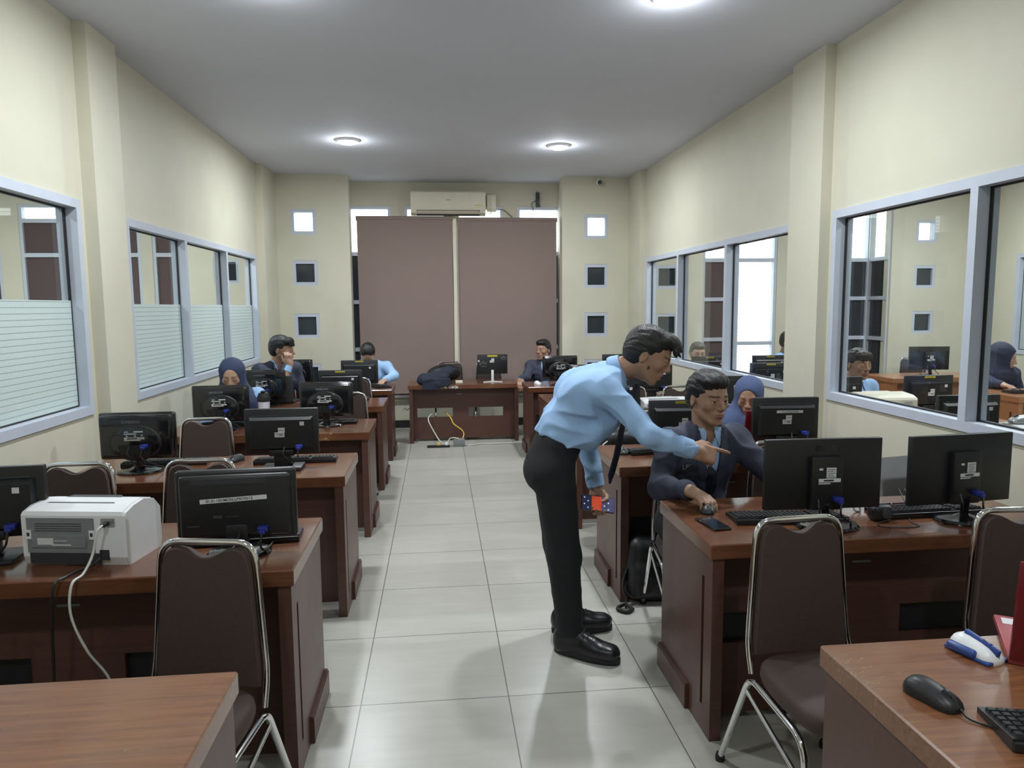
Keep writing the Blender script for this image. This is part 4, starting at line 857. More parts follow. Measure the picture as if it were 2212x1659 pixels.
# ------------------------------------------------------------------ soft shapes: distance fields turned into one continuous mesh
def V3(*a): return np.array(a, float)
def nrm(v): v = np.asarray(v, float); return v/(np.linalg.norm(v)+1e-12)
def frame(fwd, up=(0,0,1)):
    f = nrm(fwd); x = nrm(np.cross(f, up)); u = np.cross(x, f); return np.stack([x, f, u], 1)   # columns: right, forward, up
class SD:
    def __init__(s): s.p = []; s.R = np.eye(3); s.t = np.zeros(3)
    def at(s, t=(0,0,0), Rm=None): s.t = np.asarray(t, float); s.R = np.eye(3) if Rm is None else Rm; return s
    def add(s, f, lo, hi, k, op):
        lo, hi = np.asarray(lo, float), np.asarray(hi, float)
        c = np.array([[(lo, hi)[i][0], (lo, hi)[j][1], (lo, hi)[l][2]] for i in (0,1) for j in (0,1) for l in (0,1)])@s.R.T+s.t
        s.p.append((f, s.R.copy(), s.t.copy(), c.min(0), c.max(0), k, op)); return s
    def E(s, c, r, k=.01, op=0, rot=None):
        c = np.asarray(c, float); r = np.asarray(r, float); rm = r.max()
        def f(q):
            q = q-c
            if rot is not None: q = q@rot
            k0 = np.sqrt(((q/r)**2).sum(-1)); k1 = np.sqrt(((q/(r*r))**2).sum(-1))+1e-9
            return np.where(k0 < 1e-3, -r.min(), k0*(k0-1)/k1)
        return s.add(f, c-rm, c+rm, k, op)
    def S(s, c, r, k=.01, op=0): return s.E(c, (r, r, r), k, op)
    def C(s, a, b, ra, rb, k=.01, op=0):
        a, b = np.asarray(a, float), np.asarray(b, float); d = b-a; dd = (d@d)+1e-12
        def f(q):
            h = np.clip(((q-a)@d)/dd, 0, 1); return np.sqrt(((q-a-h[..., None]*d)**2).sum(-1))-(ra+(rb-ra)*h)
        m = max(ra, rb); return s.add(f, np.minimum(a, b)-m, np.maximum(a, b)+m, k, op)
    def B(s, c, h, r, k=.01, op=0, rot=None):
        c = np.asarray(c, float); h = np.asarray(h, float); hm = np.linalg.norm(h) if rot is not None else h
        def f(q):
            q = q-c
            if rot is not None: q = q@rot
            d = np.abs(q)-(h-r); return np.sqrt((np.maximum(d, 0)**2).sum(-1))+np.minimum(d.max(-1), 0)-r
        return s.add(f, c-hm, c+hm, k, op)
    def T(s, a, b, u, ra, rb, k=.02, op=0):
        """tapered elliptic segment a..b; u = side direction, ra/rb = (half width along u, half depth)"""
        a, b = np.asarray(a, float), np.asarray(b, float); d = b-a; L = np.linalg.norm(d); w = d/L; u = nrm(np.asarray(u, float)-w*(np.asarray(u, float)@w)); v = np.cross(w, u)
        def f(q):
            q = q-a; z = q@w; h = np.clip(z/L, 0, 1); A = ra[0]+(rb[0]-ra[0])*h; Bq = ra[1]+(rb[1]-ra[1])*h
            x, y, e = q@u, q@v, z-h*L; c = np.minimum(A, Bq)
            k0 = np.sqrt((x/A)**2+(y/Bq)**2+(e/c)**2); k1 = np.sqrt((x/A**2)**2+(y/Bq**2)**2+(e/c**2)**2)+1e-9
            return np.where(k0 < 1e-3, -c, k0*(k0-1)/k1)
        m = max(*ra, *rb); return s.add(f, np.minimum(a, b)-m, np.maximum(a, b)+m, k, op)
    def F(s, f, lo, hi, k=.004, op=0): return s.add(f, lo, hi, k, op)
    def cut(s, pt, n, rad=.2, k=.003):
        """remove what lies beyond the plane through pt on the side of n (within a ball of radius rad)"""
        pt = np.asarray(pt, float); n = nrm(n)
        def f(q): return np.maximum(-((q-pt)@n), np.sqrt(((q-pt)**2).sum(-1))-rad)
        return s.add(f, pt-rad, pt+rad, k, 1)
    def mesh(s, vox, disp=None):
        lo = np.min([p[3] for p in s.p if p[6] == 0], 0)-3*vox; hi = np.max([p[4] for p in s.p if p[6] == 0], 0)+3*vox
        n = np.ceil((hi-lo)/vox).astype(int)+1; D = np.full(n, .06, np.float32)
        ax = [lo[i]+vox*np.arange(n[i]) for i in range(3)]
        for (f, Rm, t, a, b, k, op) in s.p:
            mg = k+2*vox+.004
            i0 = np.clip(np.floor((a-mg-lo)/vox).astype(int), 0, n); i1 = np.clip(np.ceil((b+mg-lo)/vox).astype(int)+1, 0, n)
            if np.any(i1 <= i0): continue
            sl = tuple(slice(i0[i], i1[i]) for i in range(3))
            P = np.stack(np.meshgrid(*[ax[i][sl[i]] for i in range(3)], indexing='ij'), -1)
            d = f((P-t)@Rm).astype(np.float32); c = D[sl]
            if op == 0: h = np.clip(.5+.5*(c-d)/k, 0, 1); D[sl] = c*(1-h)+d*h-k*h*(1-h)
            else: h = np.clip(.5-.5*(c+d)/k, 0, 1); D[sl] = c*(1-h)-d*h+k*h*(1-h)
        if disp is not None:
            idx = np.argwhere(np.abs(D) < .03); P = lo+vox*idx; D[tuple(idx.T)] += disp(P).astype(np.float32)
        ins = D < 0; c8 = [ins[i:n[0]-1+i, j:n[1]-1+j, l:n[2]-1+l] for i in (0,1) for j in (0,1) for l in (0,1)]
        al = c8[0].copy(); an = c8[0].copy()
        for c in c8[1:]: al &= c; an |= c
        act = np.argwhere(an & ~al); cid = np.full(n-1, -1, np.int32); cid[tuple(act.T)] = np.arange(len(act))
        off = np.array([(i, j, l) for i in (0,1) for j in (0,1) for l in (0,1)])
        val = np.stack([D[tuple((act+o).T)] for o in off], 1)
        acc = np.zeros((len(act), 3)); cnt = np.zeros(len(act))
        for p in range(8):
            for q in range(p+1, 8):
                if np.abs(off[p]-off[q]).sum() != 1: continue
                a_, b_ = val[:, p], val[:, q]; m = (a_ < 0) != (b_ < 0); tt = a_[m]/(a_[m]-b_[m])
                acc[m] += off[p]+(off[q]-off[p])*tt[:, None]; cnt[m] += 1
        vert = lo+vox*(act+acc/cnt[:, None]); faces = []
        for axis in range(3):
            o1, o2 = (axis+1) % 3, (axis+2) % 3
            sa = [slice(None)]*3; sb = [slice(None)]*3; sa[axis] = slice(0, n[axis]-1); sb[axis] = slice(1, n[axis])
            A, Bq = ins[tuple(sa)], ins[tuple(sb)]; e = np.argwhere(A != Bq)
            e = e[(e[:, o1] > 0) & (e[:, o2] > 0) & (e[:, o1] < n[o1]-1) & (e[:, o2] < n[o2]-1)]
            flip = ~A[tuple(e.T)]; d1 = np.zeros(3, int); d1[o1] = 1; d2 = np.zeros(3, int); d2[o2] = 1
            qd = np.stack([cid[tuple((e-d1-d2).T)], cid[tuple((e-d2).T)], cid[tuple(e.T)], cid[tuple((e-d1).T)]], 1)
            qd[flip] = qd[flip][:, ::-1]; faces.append(qd)
        return vert, np.concatenate(faces)
def np_obj(name, vert, quads, m, parent, origin=(0,0,0), attrs=None, smooth_it=1):
    if smooth_it:
        for _ in range(smooth_it):
            acc = np.zeros_like(vert); cnt = np.zeros(len(vert))
            for i in range(4): np.add.at(acc, quads[:, i], vert[quads[:, (i+1) % 4]]+vert[quads[:, (i+3) % 4]]); np.add.at(cnt, quads[:, i], 2)
            vert = vert*.5+.5*acc/np.maximum(cnt, 1)[:, None]
    me = bpy.data.meshes.new(name); nv, nf = len(vert), len(quads)
    me.vertices.add(nv); me.vertices.foreach_set('co', (vert-np.asarray(origin)).astype(np.float32).ravel())
    me.loops.add(nf*4); me.loops.foreach_set('vertex_index', quads.astype(np.int32).ravel())
    me.polygons.add(nf); me.polygons.foreach_set('loop_start', np.arange(0, nf*4, 4, dtype=np.int32)); me.polygons.foreach_set('loop_total', np.full(nf, 4, np.int32))
    me.update(calc_edges=True); me.validate(); me.shade_smooth(); me.materials.append(m)
    for k, a in (attrs or {}).items(): at = me.attributes.new(k, 'FLOAT', 'POINT'); at.data.foreach_set('value', a.astype(np.float32))
    o = bpy.data.objects.new(name, me); COL.objects.link(o)
    if parent is not None: o.parent = parent
    return o
def wrinkle(amp, seed=0, sc=1.0):
    r = np.random.RandomState(seed); ds = [(nrm(r.randn(3))*sc*r.uniform(14, 42), r.uniform(0, 6)) for _ in range(7)]
    wd = [(nrm(r.randn(3))*sc*r.uniform(8, 16), r.uniform(0, 6)) for _ in range(3)]
    def f(P):
        w = sum(np.sin(P@d+p) for d, p in wd)[:, None]*.03
        v = sum(np.sin((P+w)@d+p) for d, p in ds)/3.0
        return -amp*(np.clip(1-np.abs(v)*1.25, 0, 1)**1.6-.25)
    return f

# ------------------------------------------------------------------ skin
def skin_mat(name, col, lip):
    m = bpy.data.materials.new(name); m.use_nodes = True; nt = m.node_tree; b = nt.nodes['Principled BSDF']; L = nt.links.new
    a1 = nt.nodes.new('ShaderNodeAttribute'); a1.attribute_name = 'lip'; a2 = nt.nodes.new('ShaderNodeAttribute'); a2.attribute_name = 'brow'
    nz = nt.nodes.new('ShaderNodeTexNoise'); nz.inputs['Scale'].default_value = 22; nz.inputs['Detail'].default_value = 4
    tc = nt.nodes.new('ShaderNodeTexCoord'); L(tc.outputs['Object'], nz.inputs['Vector'])
    x0 = nt.nodes.new('ShaderNodeMix'); x0.data_type = 'RGBA'; x0.inputs[6].default_value = (*[c*.9 for c in col], 1); x0.inputs[7].default_value = (*[min(1, c*1.1) for c in col], 1); L(nz.outputs['Fac'], x0.inputs[0])
    x1 = nt.nodes.new('ShaderNodeMix'); x1.data_type = 'RGBA'; L(a1.outputs['Fac'], x1.inputs[0]); L(x0.outputs[2], x1.inputs[6]); x1.inputs[7].default_value = (*lip, 1)
    x2 = nt.nodes.new('ShaderNodeMix'); x2.data_type = 'RGBA'; L(a2.outputs['Fac'], x2.inputs[0]); L(x1.outputs[2], x2.inputs[6]); x2.inputs[7].default_value = (.012, .009, .008, 1)
    L(x2.outputs[2], b.inputs['Base Color']); b.inputs['Roughness'].default_value = .48
    b.inputs['Subsurface Weight'].default_value = .08; b.inputs['Subsurface Radius'].default_value = (.012, .005, .003); b.inputs['Subsurface Scale'].default_value = 1.0
    return m
m_skin = skin_mat('brown_skin', (.36, .205, .135), (.29, .12, .10))
m_skin2 = skin_mat('light_brown_skin', (.46, .285, .195), (.38, .17, .14))
m_skin3 = skin_mat('deep_brown_skin', (.37, .22, .15), (.30, .135, .11))
m_eyew = mat('eye_white', (.50,.47,.44), .25, var=.02); m_iris = mat('dark_iris', (.02,.011,.007), .15)

# ------------------------------------------------------------------ anatomy
def head_sd(sd, c, Rm, s=1.0, mouth='closed', female=False, shut=False):
    """local frame: x = right, y = forward, z = up; chin at z=-.115, crown at z=+.12"""
    sd.at(c, Rm); q = lambda *a: tuple(v*s for v in a)
    sd.E(q(0,-.014,.036), q(.0735,.092,.084), k=.02)
    sd.E(q(0,.024,.006), q(.066,.070,.095), k=.03)
    sd.E(q(0,.032,-.062), q(.046,.052,.048), k=.03)
    sd.S(q(0,.074,-.098), .0165*s, k=.022)
    for x in (-1, 1):
        sd.S(q(.043*x,.060,-.016), .021*s, k=.022)
        sd.C(q(.058*x,-.005,-.045), q(.022*x,.070,-.092), .0125*s, .012*s, k=.022)
    sd.C(q(-.032,.084,.026), q(.032,.084,.026), .0105*s, .0105*s, k=.014)
    for x in (-1, 1): sd.S(q(.031*x,.101,.008), .0165*s, k=.012, op=1)
    for x in (-1, 1):
        sd.E(q(.0315*x,.0815,.0138), q(.0168,.0125,.0073), k=.003); sd.E(q(.0315*x,.0805,-.0018), q(.0155,.0120,.0061), k=.003)
        if shut: sd.E(q(.0315*x,.0800,.006), q(.0160,.0135,.0105), k=.003)
    sd.C(q(0,.090,.020), q(0,.111,-.021), .0075*s, .0115*s, k=.010)
    for x in (-1, 1): sd.S(q(.0115*x,.099,-.0265), .0092*s, k=.006)
    for x in (-1, 1): sd.S(q(.0065*x,.110,-.036), .0042*s, k=.003, op=1)
    sd.E(q(0,.074,-.056), q(.032,.026,.026), k=.014)
    if mouth == 'open':
        sd.E(q(0,.102,-.060), q(.024,.014,.007), k=.003, op=1)
        sd.E(q(0,.096,-.050), q(.027,.009,.0050), k=.004); sd.E(q(0,.0915,-.070), q(.023,.010,.0065), k=.004)
    else:
        sd.E(q(0,.0955,-.0515), q(.0245,.0095,.0058), k=.0035); sd.E(q(0,.0935,-.0625), q(.0215,.0105,.0068), k=.0016)
    for x in (-1, 1):
        sd.E(q(.0765*x,-.012,-.006), q(.0085,.0185,.031), k=.006, rot=np.array(Matrix.Rotation(x*R(-16), 3, 'Z')))
        sd.E(q(.0865*x,-.007,-.001), q(.0065,.0105,.018), k=.004, op=1)
    sd.at()
def head_attrs(vert, c, Rm, s, brow=.8):
    P = ((vert-np.asarray(c))@Rm)/s
    def ell(cc, r): return np.sqrt((((P-np.array(cc))/np.array(r))**2).sum(1))
    lip = np.clip((1.35-np.minimum(ell((0,.097,-.0515), (.0235,.012,.0058)), ell((0,.095,-.0625), (.0205,.012,.0066))))*4, 0, 1)
    br = 9.0
    for x in (-1, 1):
        zz = .0315-.10*np.maximum(0, np.abs(P[:, 0])-.034)+.06*np.minimum(0, np.abs(P[:, 0])-.030)
        br = np.minimum(br, np.maximum(np.abs(P[:, 0]-.032*x)/.0195, np.abs(P[:, 2]-zz)/.0036)+9*(P[:, 1] < .05))
    return lip*.8, np.clip((1.3-br)*2.2, 0, 1)*brow
def eyes(par, c, Rm, s, org, look=(0,0)):
    for x in (-1, 1):
        m = MB(); n = 16; r = .0116*s; prof = []
        dirv = nrm((look[0], 1, look[1])); fr = frame(Rm@dirv, Rm[:, 2]); ctr = np.asarray(c)+Rm@np.array((.0315*x*s, .0800*s, .0065*s))-np.asarray(org)
        for ring, (a0, a1, mi) in enumerate(((0, 28, 1), (28, 180, 0))):
            m.mi = mi; K = 2 if mi else 6; vs = []
            for i in range(K+1):
                a = R(a0+(a1-a0)*i/K)
                for k in range(n): b = 2*math.pi*k/n; vs.append(ctr+fr@np.array((r*math.sin(a)*math.cos(b), r*math.cos(a), r*math.sin(a)*math.sin(b))))
            m.add(vs, [(i*n+k, i*n+(k+1) % n, (i+1)*n+(k+1) % n, (i+1)*n+k) for i in range(K) for k in range(n)])
        m.build('eye', [m_eyew, m_iris], par, smooth=80, fix=False)
def hair_sd(sd, c, Rm, s=1.0, style='short'):
    sd.at(c, Rm); q = lambda *a: tuple(v*s for v in a)
    sd.E(q(0,-.018,.044), q(.0835,.101,.090), k=.015)
    sd.E(q(0,-.045,.0), q(.079,.070,.075), k=.02)
    if style == 'quiff':
        sd.E(q(0,.045,.092), q(.066,.054,.032), k=.02); sd.E(q(0,.0,.106), q(.064,.073,.025), k=.02)
    if style == 'fringe':
        sd.E(q(.012,.062,.082), q(.066,.040,.038), k=.016)
        for x, z in ((-.04,.042),(-.018,.034),(.006,.030),(.030,.036),(.05,.046)): sd.C(q(x,.070,.085), q(x*1.12,.094,z), .018*s, .006*s, k=.012)
    if style == 'flop':
        sd.E(q(-.004,.050,.098), q(.070,.062,.034), k=.018)
        for (x, y, z, a, b) in ((-.045,.100,.060,.020,.006),(-.02,.118,.052,.018,.005),(.012,.124,.058,.018,.005),(.042,.108,.050,.018,.006),(.0,.112,.085,.022,.012)): sd.C(q(x*.8,.075,.100), q(x*1.05,y+.006,z), a*s, b*s, k=.009)
    sd.E(q(0,.115,-.022), q(.098,.066,.078 if style != 'fringe' else .062), k=.010, op=1)      # face opening
    sd.E(q(0,.090,-.11), q(.12,.095,.10), k=.012, op=1)
    for x in (-1, 1): sd.E(q(.083*x,.0,-.022), q(.022,.026,.036), k=.006, op=1)                   # around the ears
    sd.E(q(0,-.03,-.125), q(.12,.13,.068), k=.01, op=1)
    sd.at()
def strands(c, Rm, amp=.0045, seed=1):
    r = np.random.RandomState(seed); ph = r.uniform(0, 6, 6)
    def f(P):
        q = (P-np.asarray(c))@Rm; a = np.arctan2(q[:, 0], q[:, 2]+.03); l = q[:, 1]
        return -amp*(np.sin(a*26+l*30+ph[0])+.7*np.sin(a*47-l*42+ph[1])+.6*np.sin(l*90+a*9+ph[2]))*.5
    return f
FING = {'grip': ((6,78,38),(6,80,40),(6,80,40),(8,78,40)), 'point': ((4,6,4),(62,95,55),(66,95,55),(70,92,50)), 'mouse': ((18,34,18),(16,38,20),(20,38,22),(26,40,24)), 'hold': ((42,38,18),(44,40,20),(46,42,22),(50,44,24)),
        'relax': ((22,26,14),(26,30,16),(30,32,18),(34,34,20)), 'fist': ((60,85,50),(66,90,50),(68,90,50),(70,88,50)), 'type': ((24,38,20),(22,38,22),(24,40,22),(30,40,22))}
def hand_sd(sd, w, d, nb, side, pose='relax', s=1.0, thumb=None):
    """w wrist, d direction of the fingers, nb normal of the back of the hand, side +1 left hand / -1 right hand"""
    d = nrm(d); nb = nrm(np.asarray(nb, float)-d*(np.asarray(nb, float)@d)); x = np.cross(d, nb); sd.at(w, np.stack([x, d, nb], 1)); tx = 1.0*side  # thumb on +x for a left hand seen from its back
    q = lambda *a: np.array(a)*s
    sd.B(q(0,.048,0), q(.036,.044,.0125), .0115*s, k=.012); sd.C(q(0,-.02,0), q(0,.02,0), .023*s, .024*s, k=.02)
    sd.C(q(tx*.026,.02,-.006), q(tx*.030,.055,-.006), .016*s, .014*s, k=.012)
    for i, (fx, L, r) in enumerate(((.0285,.070,.0092),(.0095,.078,.0095),(-.0095,.073,.0090),(-.0275,.057,.0080))):
        p = q(tx*fx, .088-.007*(abs(i-1.2) > 1.5), .001); a = 0.0; spread = tx*fx*2.2
        for j, (fr, bend) in enumerate(zip((.46,.30,.24), FING[pose][i])):
            a += R(bend); dv = np.array((math.sin(spread)*math.cos(a)*(1 if j == 0 else .8), math.cos(a), -math.sin(a))); e = p+dv*L*fr*s
            sd.C(p, e, (r-.0007*j)*s, (r-.0007*(j+1))*s, k=.004 if j else .008); p = e
    th = thumb or ((.046,.040,-.016),(.052,.070,-.024),(.046,.094,-.030))
    p = q(tx*.024,.012,-.006)
    for j, e in enumerate(th): e = q(tx*e[0], e[1], e[2]); sd.C(p, e, (.0145-.0022*j)*s, (.0125-.0022*j)*s, k=.008); p = e
    sd.at()
def spine_sd(sd, J, g, k=.035, neck=True):
    """torso of thickness offset g"""
    u = nrm(np.asarray(J['shR'])-np.asarray(J['shL'])); hu = nrm(np.asarray(J['hipR'])-np.asarray(J['hipL']))
    mid = (np.asarray(J['shL'])+np.asarray(J['shR']))/2; w = J.get('wd', 1.0)
    sd.T(J['pelvis'], J['waist'], hu, (.150*w+g, .100+g), (.138*w+g, .096+g), k=k); sd.T(J['waist'], J['chest'], u, (.138*w+g, .096+g), (.158*w+g, .108+g), k=k)
    sd.T(J['chest'], mid*.75+np.asarray(J['neck'])*.25, u, (.158*w+g, .108+g), (.120*w+g, .068+g), k=k)
    for S in ('L', 'R'):
        sh = np.asarray(J['sh'+S]); sd.C(np.asarray(J['neck'])*.75+np.asarray(J['chest'])*.25, sh, .044+g, .045+g, k=k); sd.S(sh, .047+g, k=.03)
def arm_sd(sd, J, S, ru, rf, end=1.0, k=.02):
    sh, el, wr = (np.asarray(J[a+S]) for a in ('sh', 'el', 'wr')); sd.C(sh, el, ru[0], ru[1], k=.03); sd.C(el, el+(wr-el)*end, rf[0], rf[1], k=k)
def human(name, label, J, skin, top, top_kind='shirt', hair='short', hands=(None, None), head=None, mouth='closed', vox=.005, look=(0,-.15), legs=True, trous=None, tie=None, hijab=None, seed=1, extra=None, hs=1.0, hairm=None, cvox=None, female=False, eye=True, wr_amp=.007):
    for k_ in list(J):
        if not np.isscalar(J[k_]): J[k_] = np.asarray(J[k_], float)
    org = np.array((J['pelvis'][0], J['pelvis'][1], 0.0)); root = thing('person', label, 'person', tuple(org)); cvox = cvox or vox*1.4
    hc, hR = J['head'], J['hR']
    # one continuous body
    sd = SD(); spine_sd(sd, J, -.016)
    sd.C(J['neck'], hc+hR@np.array((0,-.025,-.06))*hs, .056*hs, .052*hs, k=.03)
    for S in ('L', 'R'): arm_sd(sd, J, S, (.043, .036), (.036, .0255), k=.015)
    for S in ('L', 'R'):
        sd.C(J['hip'+S], J['kn'+S], .074, .048, k=.04); sd.C(J['kn'+S], J['an'+S], .047, .030, k=.03)
        sd.C(J['an'+S], np.asarray(J['toe'+S])*.6+np.asarray(J['an'+S])*.4-np.array((0,0,.0)), .030, .022, k=.02)
    head_sd(sd, hc, hR, hs, mouth, female, not eye)
    for S, h, side in (('L', hands[0], 1), ('R', hands[1], -1)):
        if h: hand_sd(sd, J['wr'+S], h[0], h[1], side, h[2], s=h[3] if len(h) > 3 else 1.0, thumb=h[4] if len(h) > 4 else None)
    vt, qd = sd.mesh(vox); lip, br = head_attrs(vt, hc, hR, hs, .45 if female else .8)
    body = np_obj('body', vt, qd, skin, root, org, {'lip': lip, 'brow': br})
    if eye: eyes(root, hc, hR, hs, org, look)
    if mouth == 'open':
        m = MB(); c_ = hc+hR@np.array((0,.0925,-.0585))*hs-org; m.sphere((0,0,0), 1.0, 12, 6); m.v = [tuple(c_+hR@(np.array(v_)*(.0185*hs,.007*hs,.0042*hs))) for v_ in m.v]; m.build('teeth', m_eyew, root)
    # hair or head scarf
    if hijab is None:
        sd = SD(); hair_sd(sd, hc, hR, hs, hair); vt, qd = sd.mesh(max(.004, vox*.9), strands(hc, hR, .0022, seed)); np_obj('hair', vt, qd, hairm or m_hair, root, org)
    else:
        sd = SD().at(hc, hR); q = lambda *a: np.array(a)*hs
        sd.E(q(0,-.020,.035), q(.093,.112,.104), k=.02); sd.E(q(0,.0,-.04), q(.088,.098,.10), k=.03); sd.E(q(0,.02,-.12), q(.085,.085,.06), k=.04)
        sd.at(); dn = J['chest']; fw = hR@np.array((0,1,0)); fw = nrm((fw[0], fw[1], 0)); sx = nrm(J['shR']-J['shL'])
        nk = J['neck']; sd.T(nk+np.array((0,0,.03)), (dn*.55+nk*.45)+fw*.02, sx, (.095,.092), (.195,.135), k=.05); sd.T(dn*.55+nk*.45+fw*.03, dn*1.0+fw*.035, sx, (.185,.125), (.20,.125), k=.05)
        sd.at(hc, hR); sd.E(q(0,.110,-.006), q(.0575,.11,.089), k=.010, op=1); sd.at()
        vt, qd = sd.mesh(cvox*.9, wrinkle(.006, seed, .7)); np_obj('head_scarf', vt, qd, hijab, root, org)
    # top
    def sleeves(sd, g):
        for S in ('L', 'R'): arm_sd(sd, J, S, (.056+g, .049+g), (.049+g, .036+g*.8), end=.90)
    def hollow(sd, rad):      # neck opening so the collar reads as a rim
        ax = nrm(hc-J['neck']); sd.C(J['neck']+ax*.035, J['neck']+ax*.16, rad, rad+.02, k=.004, op=1)
    def collar(par, m, g=0.0, svt=None, vneck=0.0):
        ax = nrm(hc+hR@np.array((0,-.03,-.05))-J['neck']); fw = np.cross(np.array((0,0,1.)), nrm(J['shR']-J['shL'])); fw = fw if fw@(hR@np.array((0,1,0))) > 0 else -fw; fw = nrm(fw-ax*(fw@ax)); sd = SD()
        b = J['neck']-ax*.006; sd.T(b, b+ax*.036, np.cross(ax, fw), (.068+g, .070+g), (.060+g, .062+g), k=.01)
        sd.C(b-ax*.03, b+ax*.2, .0545+g, .0545+g, k=.004, op=1); sd.cut(b+ax*.038, ax, .2); sd.cut(b-ax*.018, -ax, .12)
        fr = np.stack([np.cross(fw, ax), fw, ax], 1)
        if vneck: sd.at(b, fr); sd.F(lambda q: np.maximum(np.abs(q[..., 0])-(.034+q[..., 2]*.35), -q[..., 1]), (-.05, 0, -.08), (.05, .12, .08), k=.004, op=1); sd.at()
        vt, qd = sd.mesh(.0045 if vox < .0055 else .006); co = np_obj('collar', vt, qd, m, par, org)
        # the two collar points, lying on the shirt front
        allv = np.concatenate([svt, vt])
        def on(x, z, lift):
            p = b+fr@np.array((x, 0, z)); d0 = allv-p; y = d0@fw; r_ = np.sqrt(((d0-np.outer(y, fw))**2).sum(1)); k_ = (r_ < .016) & (y > -.02)
            return p+fw*((y[k_].max() if k_.any() else .05)+lift)-org
        mb_ = MB()
        for x in (-1, 1):
            rows = [(.062, .020, .026, .024), (.060, -.012, .020, .004), (.056, -.040, .026, -.026), (.046, -.066, .040, -.064)]
            P_ = [(on(x*a_, z1, .004), on(x*c_, z2, .005)) for a_, z1, c_, z2 in rows]; vs_ = [q for p in P_ for q in p]; n_ = len(vs_); vs_ += [q-fw*.004 for q in vs_]
            f_ = [(2*i, 2*i+1, 2*i+3, 2*i+2) for i in range(3)]; mb_.add(vs_, f_+[tuple(n_+j for j in f) for f in f_]+[(2*i, 2*i+2, n_+2*i+2, n_+2*i) for i in range(3)]+[(2*i+1, 2*i+3, n_+2*i+3, n_+2*i+1) for i in range(3)]+[(6, 7, n_+7, n_+6), (0, 1, n_+1, n_)])
        mb_.build('collar_point', m, co, smooth=30)
    def cuffs(m, g, par):
        for S in ('L', 'R'):
            el, wr = J['el'+S], J['wr'+S]; d = nrm(wr-el); a = wr-d*.075; e_ = wr-d*.018; mb_ = MB(); mb_.tube([tuple(a-org), tuple(e_-org), tuple(e_-org), tuple(a-org)], [.0405+g, .0385+g, .033+g, .034+g], 18); mb_.build('cuff', m, par, smooth=50)
    if top_kind == 'shirt':
        sd = SD(); spine_sd(sd, J, .012); sleeves(sd, 0); 
        if extra: extra(sd)
        sd.cut(J['pelvis']+nrm(J['waist']-J['pelvis'])*.106, -nrm(J['waist']-J['pelvis']), .21)
        hollow(sd, .05); vt, qd = sd.mesh(cvox, wrinkle(wr_amp, seed)); sh = np_obj('shirt', vt, qd, top, root, org); collar(sh, top, svt=vt, vneck=.0); cuffs(top, .004, sh)
    elif top_kind == 'blazer':
        fwd = nrm(np.cross(np.array((0,0,1.)), nrm(J['shR']-J['shL']))); fwd = fwd if fwd@(hR@np.array((0,1,0))) > 0 else -fwd
        up = nrm((J['shL']+J['shR'])/2-J['waist']); fwd = nrm(fwd-up*(fwd@up))
        sd = SD(); spine_sd(sd, J, .002); sd.cut(J['waist'], -up, .3); hollow(sd, .05); frs = np.stack([np.cross(fwd, up), fwd, up], 1); sd.at(J['neck'], frs); sd.F(lambda q: np.maximum(np.abs(q[..., 0])-(.036+q[..., 2]*.42), -q[..., 1]-.01), (-.06, -.01, -.09), (.06, .14, .06), k=.004, op=1); sd.at(); vt, qd = sd.mesh(cvox); sh = np_obj('shirt', vt, qd, m_shirt, root, org); collar(sh, m_shirt, svt=vt, vneck=1); cuffs(m_shirt, -.0065, sh)
        sd = SD(); spine_sd(sd, J, .017); sleeves(sd, .004)
        fr = np.stack([np.cross(fwd, up), fwd, up], 1); o = J['neck']+fwd*.06; D_ = .27
        def wedge(q): return np.maximum(np.maximum(np.abs(q[..., 0])-(.058+q[..., 2]*.215), -q[..., 2]-D_), np.maximum(-q[..., 1]-.03, q[..., 2]-.12))
        sd.at(o, fr); sd.F(wedge, (-.11, -.03, -D_), (.11, .2, .12), k=.006, op=1); sd.at(); hollow(sd, .066)
        vt, qd = sd.mesh(cvox, wrinkle(wr_amp, seed)); bl = np_obj('blazer', vt, qd, top, root, org)
        # lapels: thin bevelled blades either side of the opening
        def on(x, z, g=.0):    # surface point of the chest at local x, z
            lo_, hi_ = -.03, .25; 
            p = o+fr@np.array((x, 0, z)); best = None
            d0 = vt-p; r = d0-np.outer(d0@fwd, fwd); m_ = (np.sqrt((r**2).sum(1)) < .014) & (d0@fwd < .10)
            y = (d0@fwd)[m_].max() if m_.any() else .03
            return p+fwd*(y+g)-org
        for x in (-1, 1):
            pr_ = [(.074,.025),(.088,-.035),(.100,-.058),(.084,-.076),(.068,-.15),(.030,-.262)]; inn = [(.058,.03),(.052,-.02),(.045,-.055),(.041,-.075),(.026,-.15),(.004,-.268)]
            m = MB(); vs_ = [on(x*a, b, .003) for a, b in pr_]+[on(x*a, b, .004) for a, b in inn]; n_ = len(pr_)
            vs_ += [p-fwd*.006 for p in vs_]
            f_ = [(i, i+1, n_+i+1, n_+i) for i in range(n_-1)]; m.add(vs_, f_+[tuple(2*n_+j for j in f) for f in f_]+[(i, i+1, 2*n_+i+1, 2*n_+i) for i in range(n_-1)]); m.build('lapel', top, bl, smooth=30)
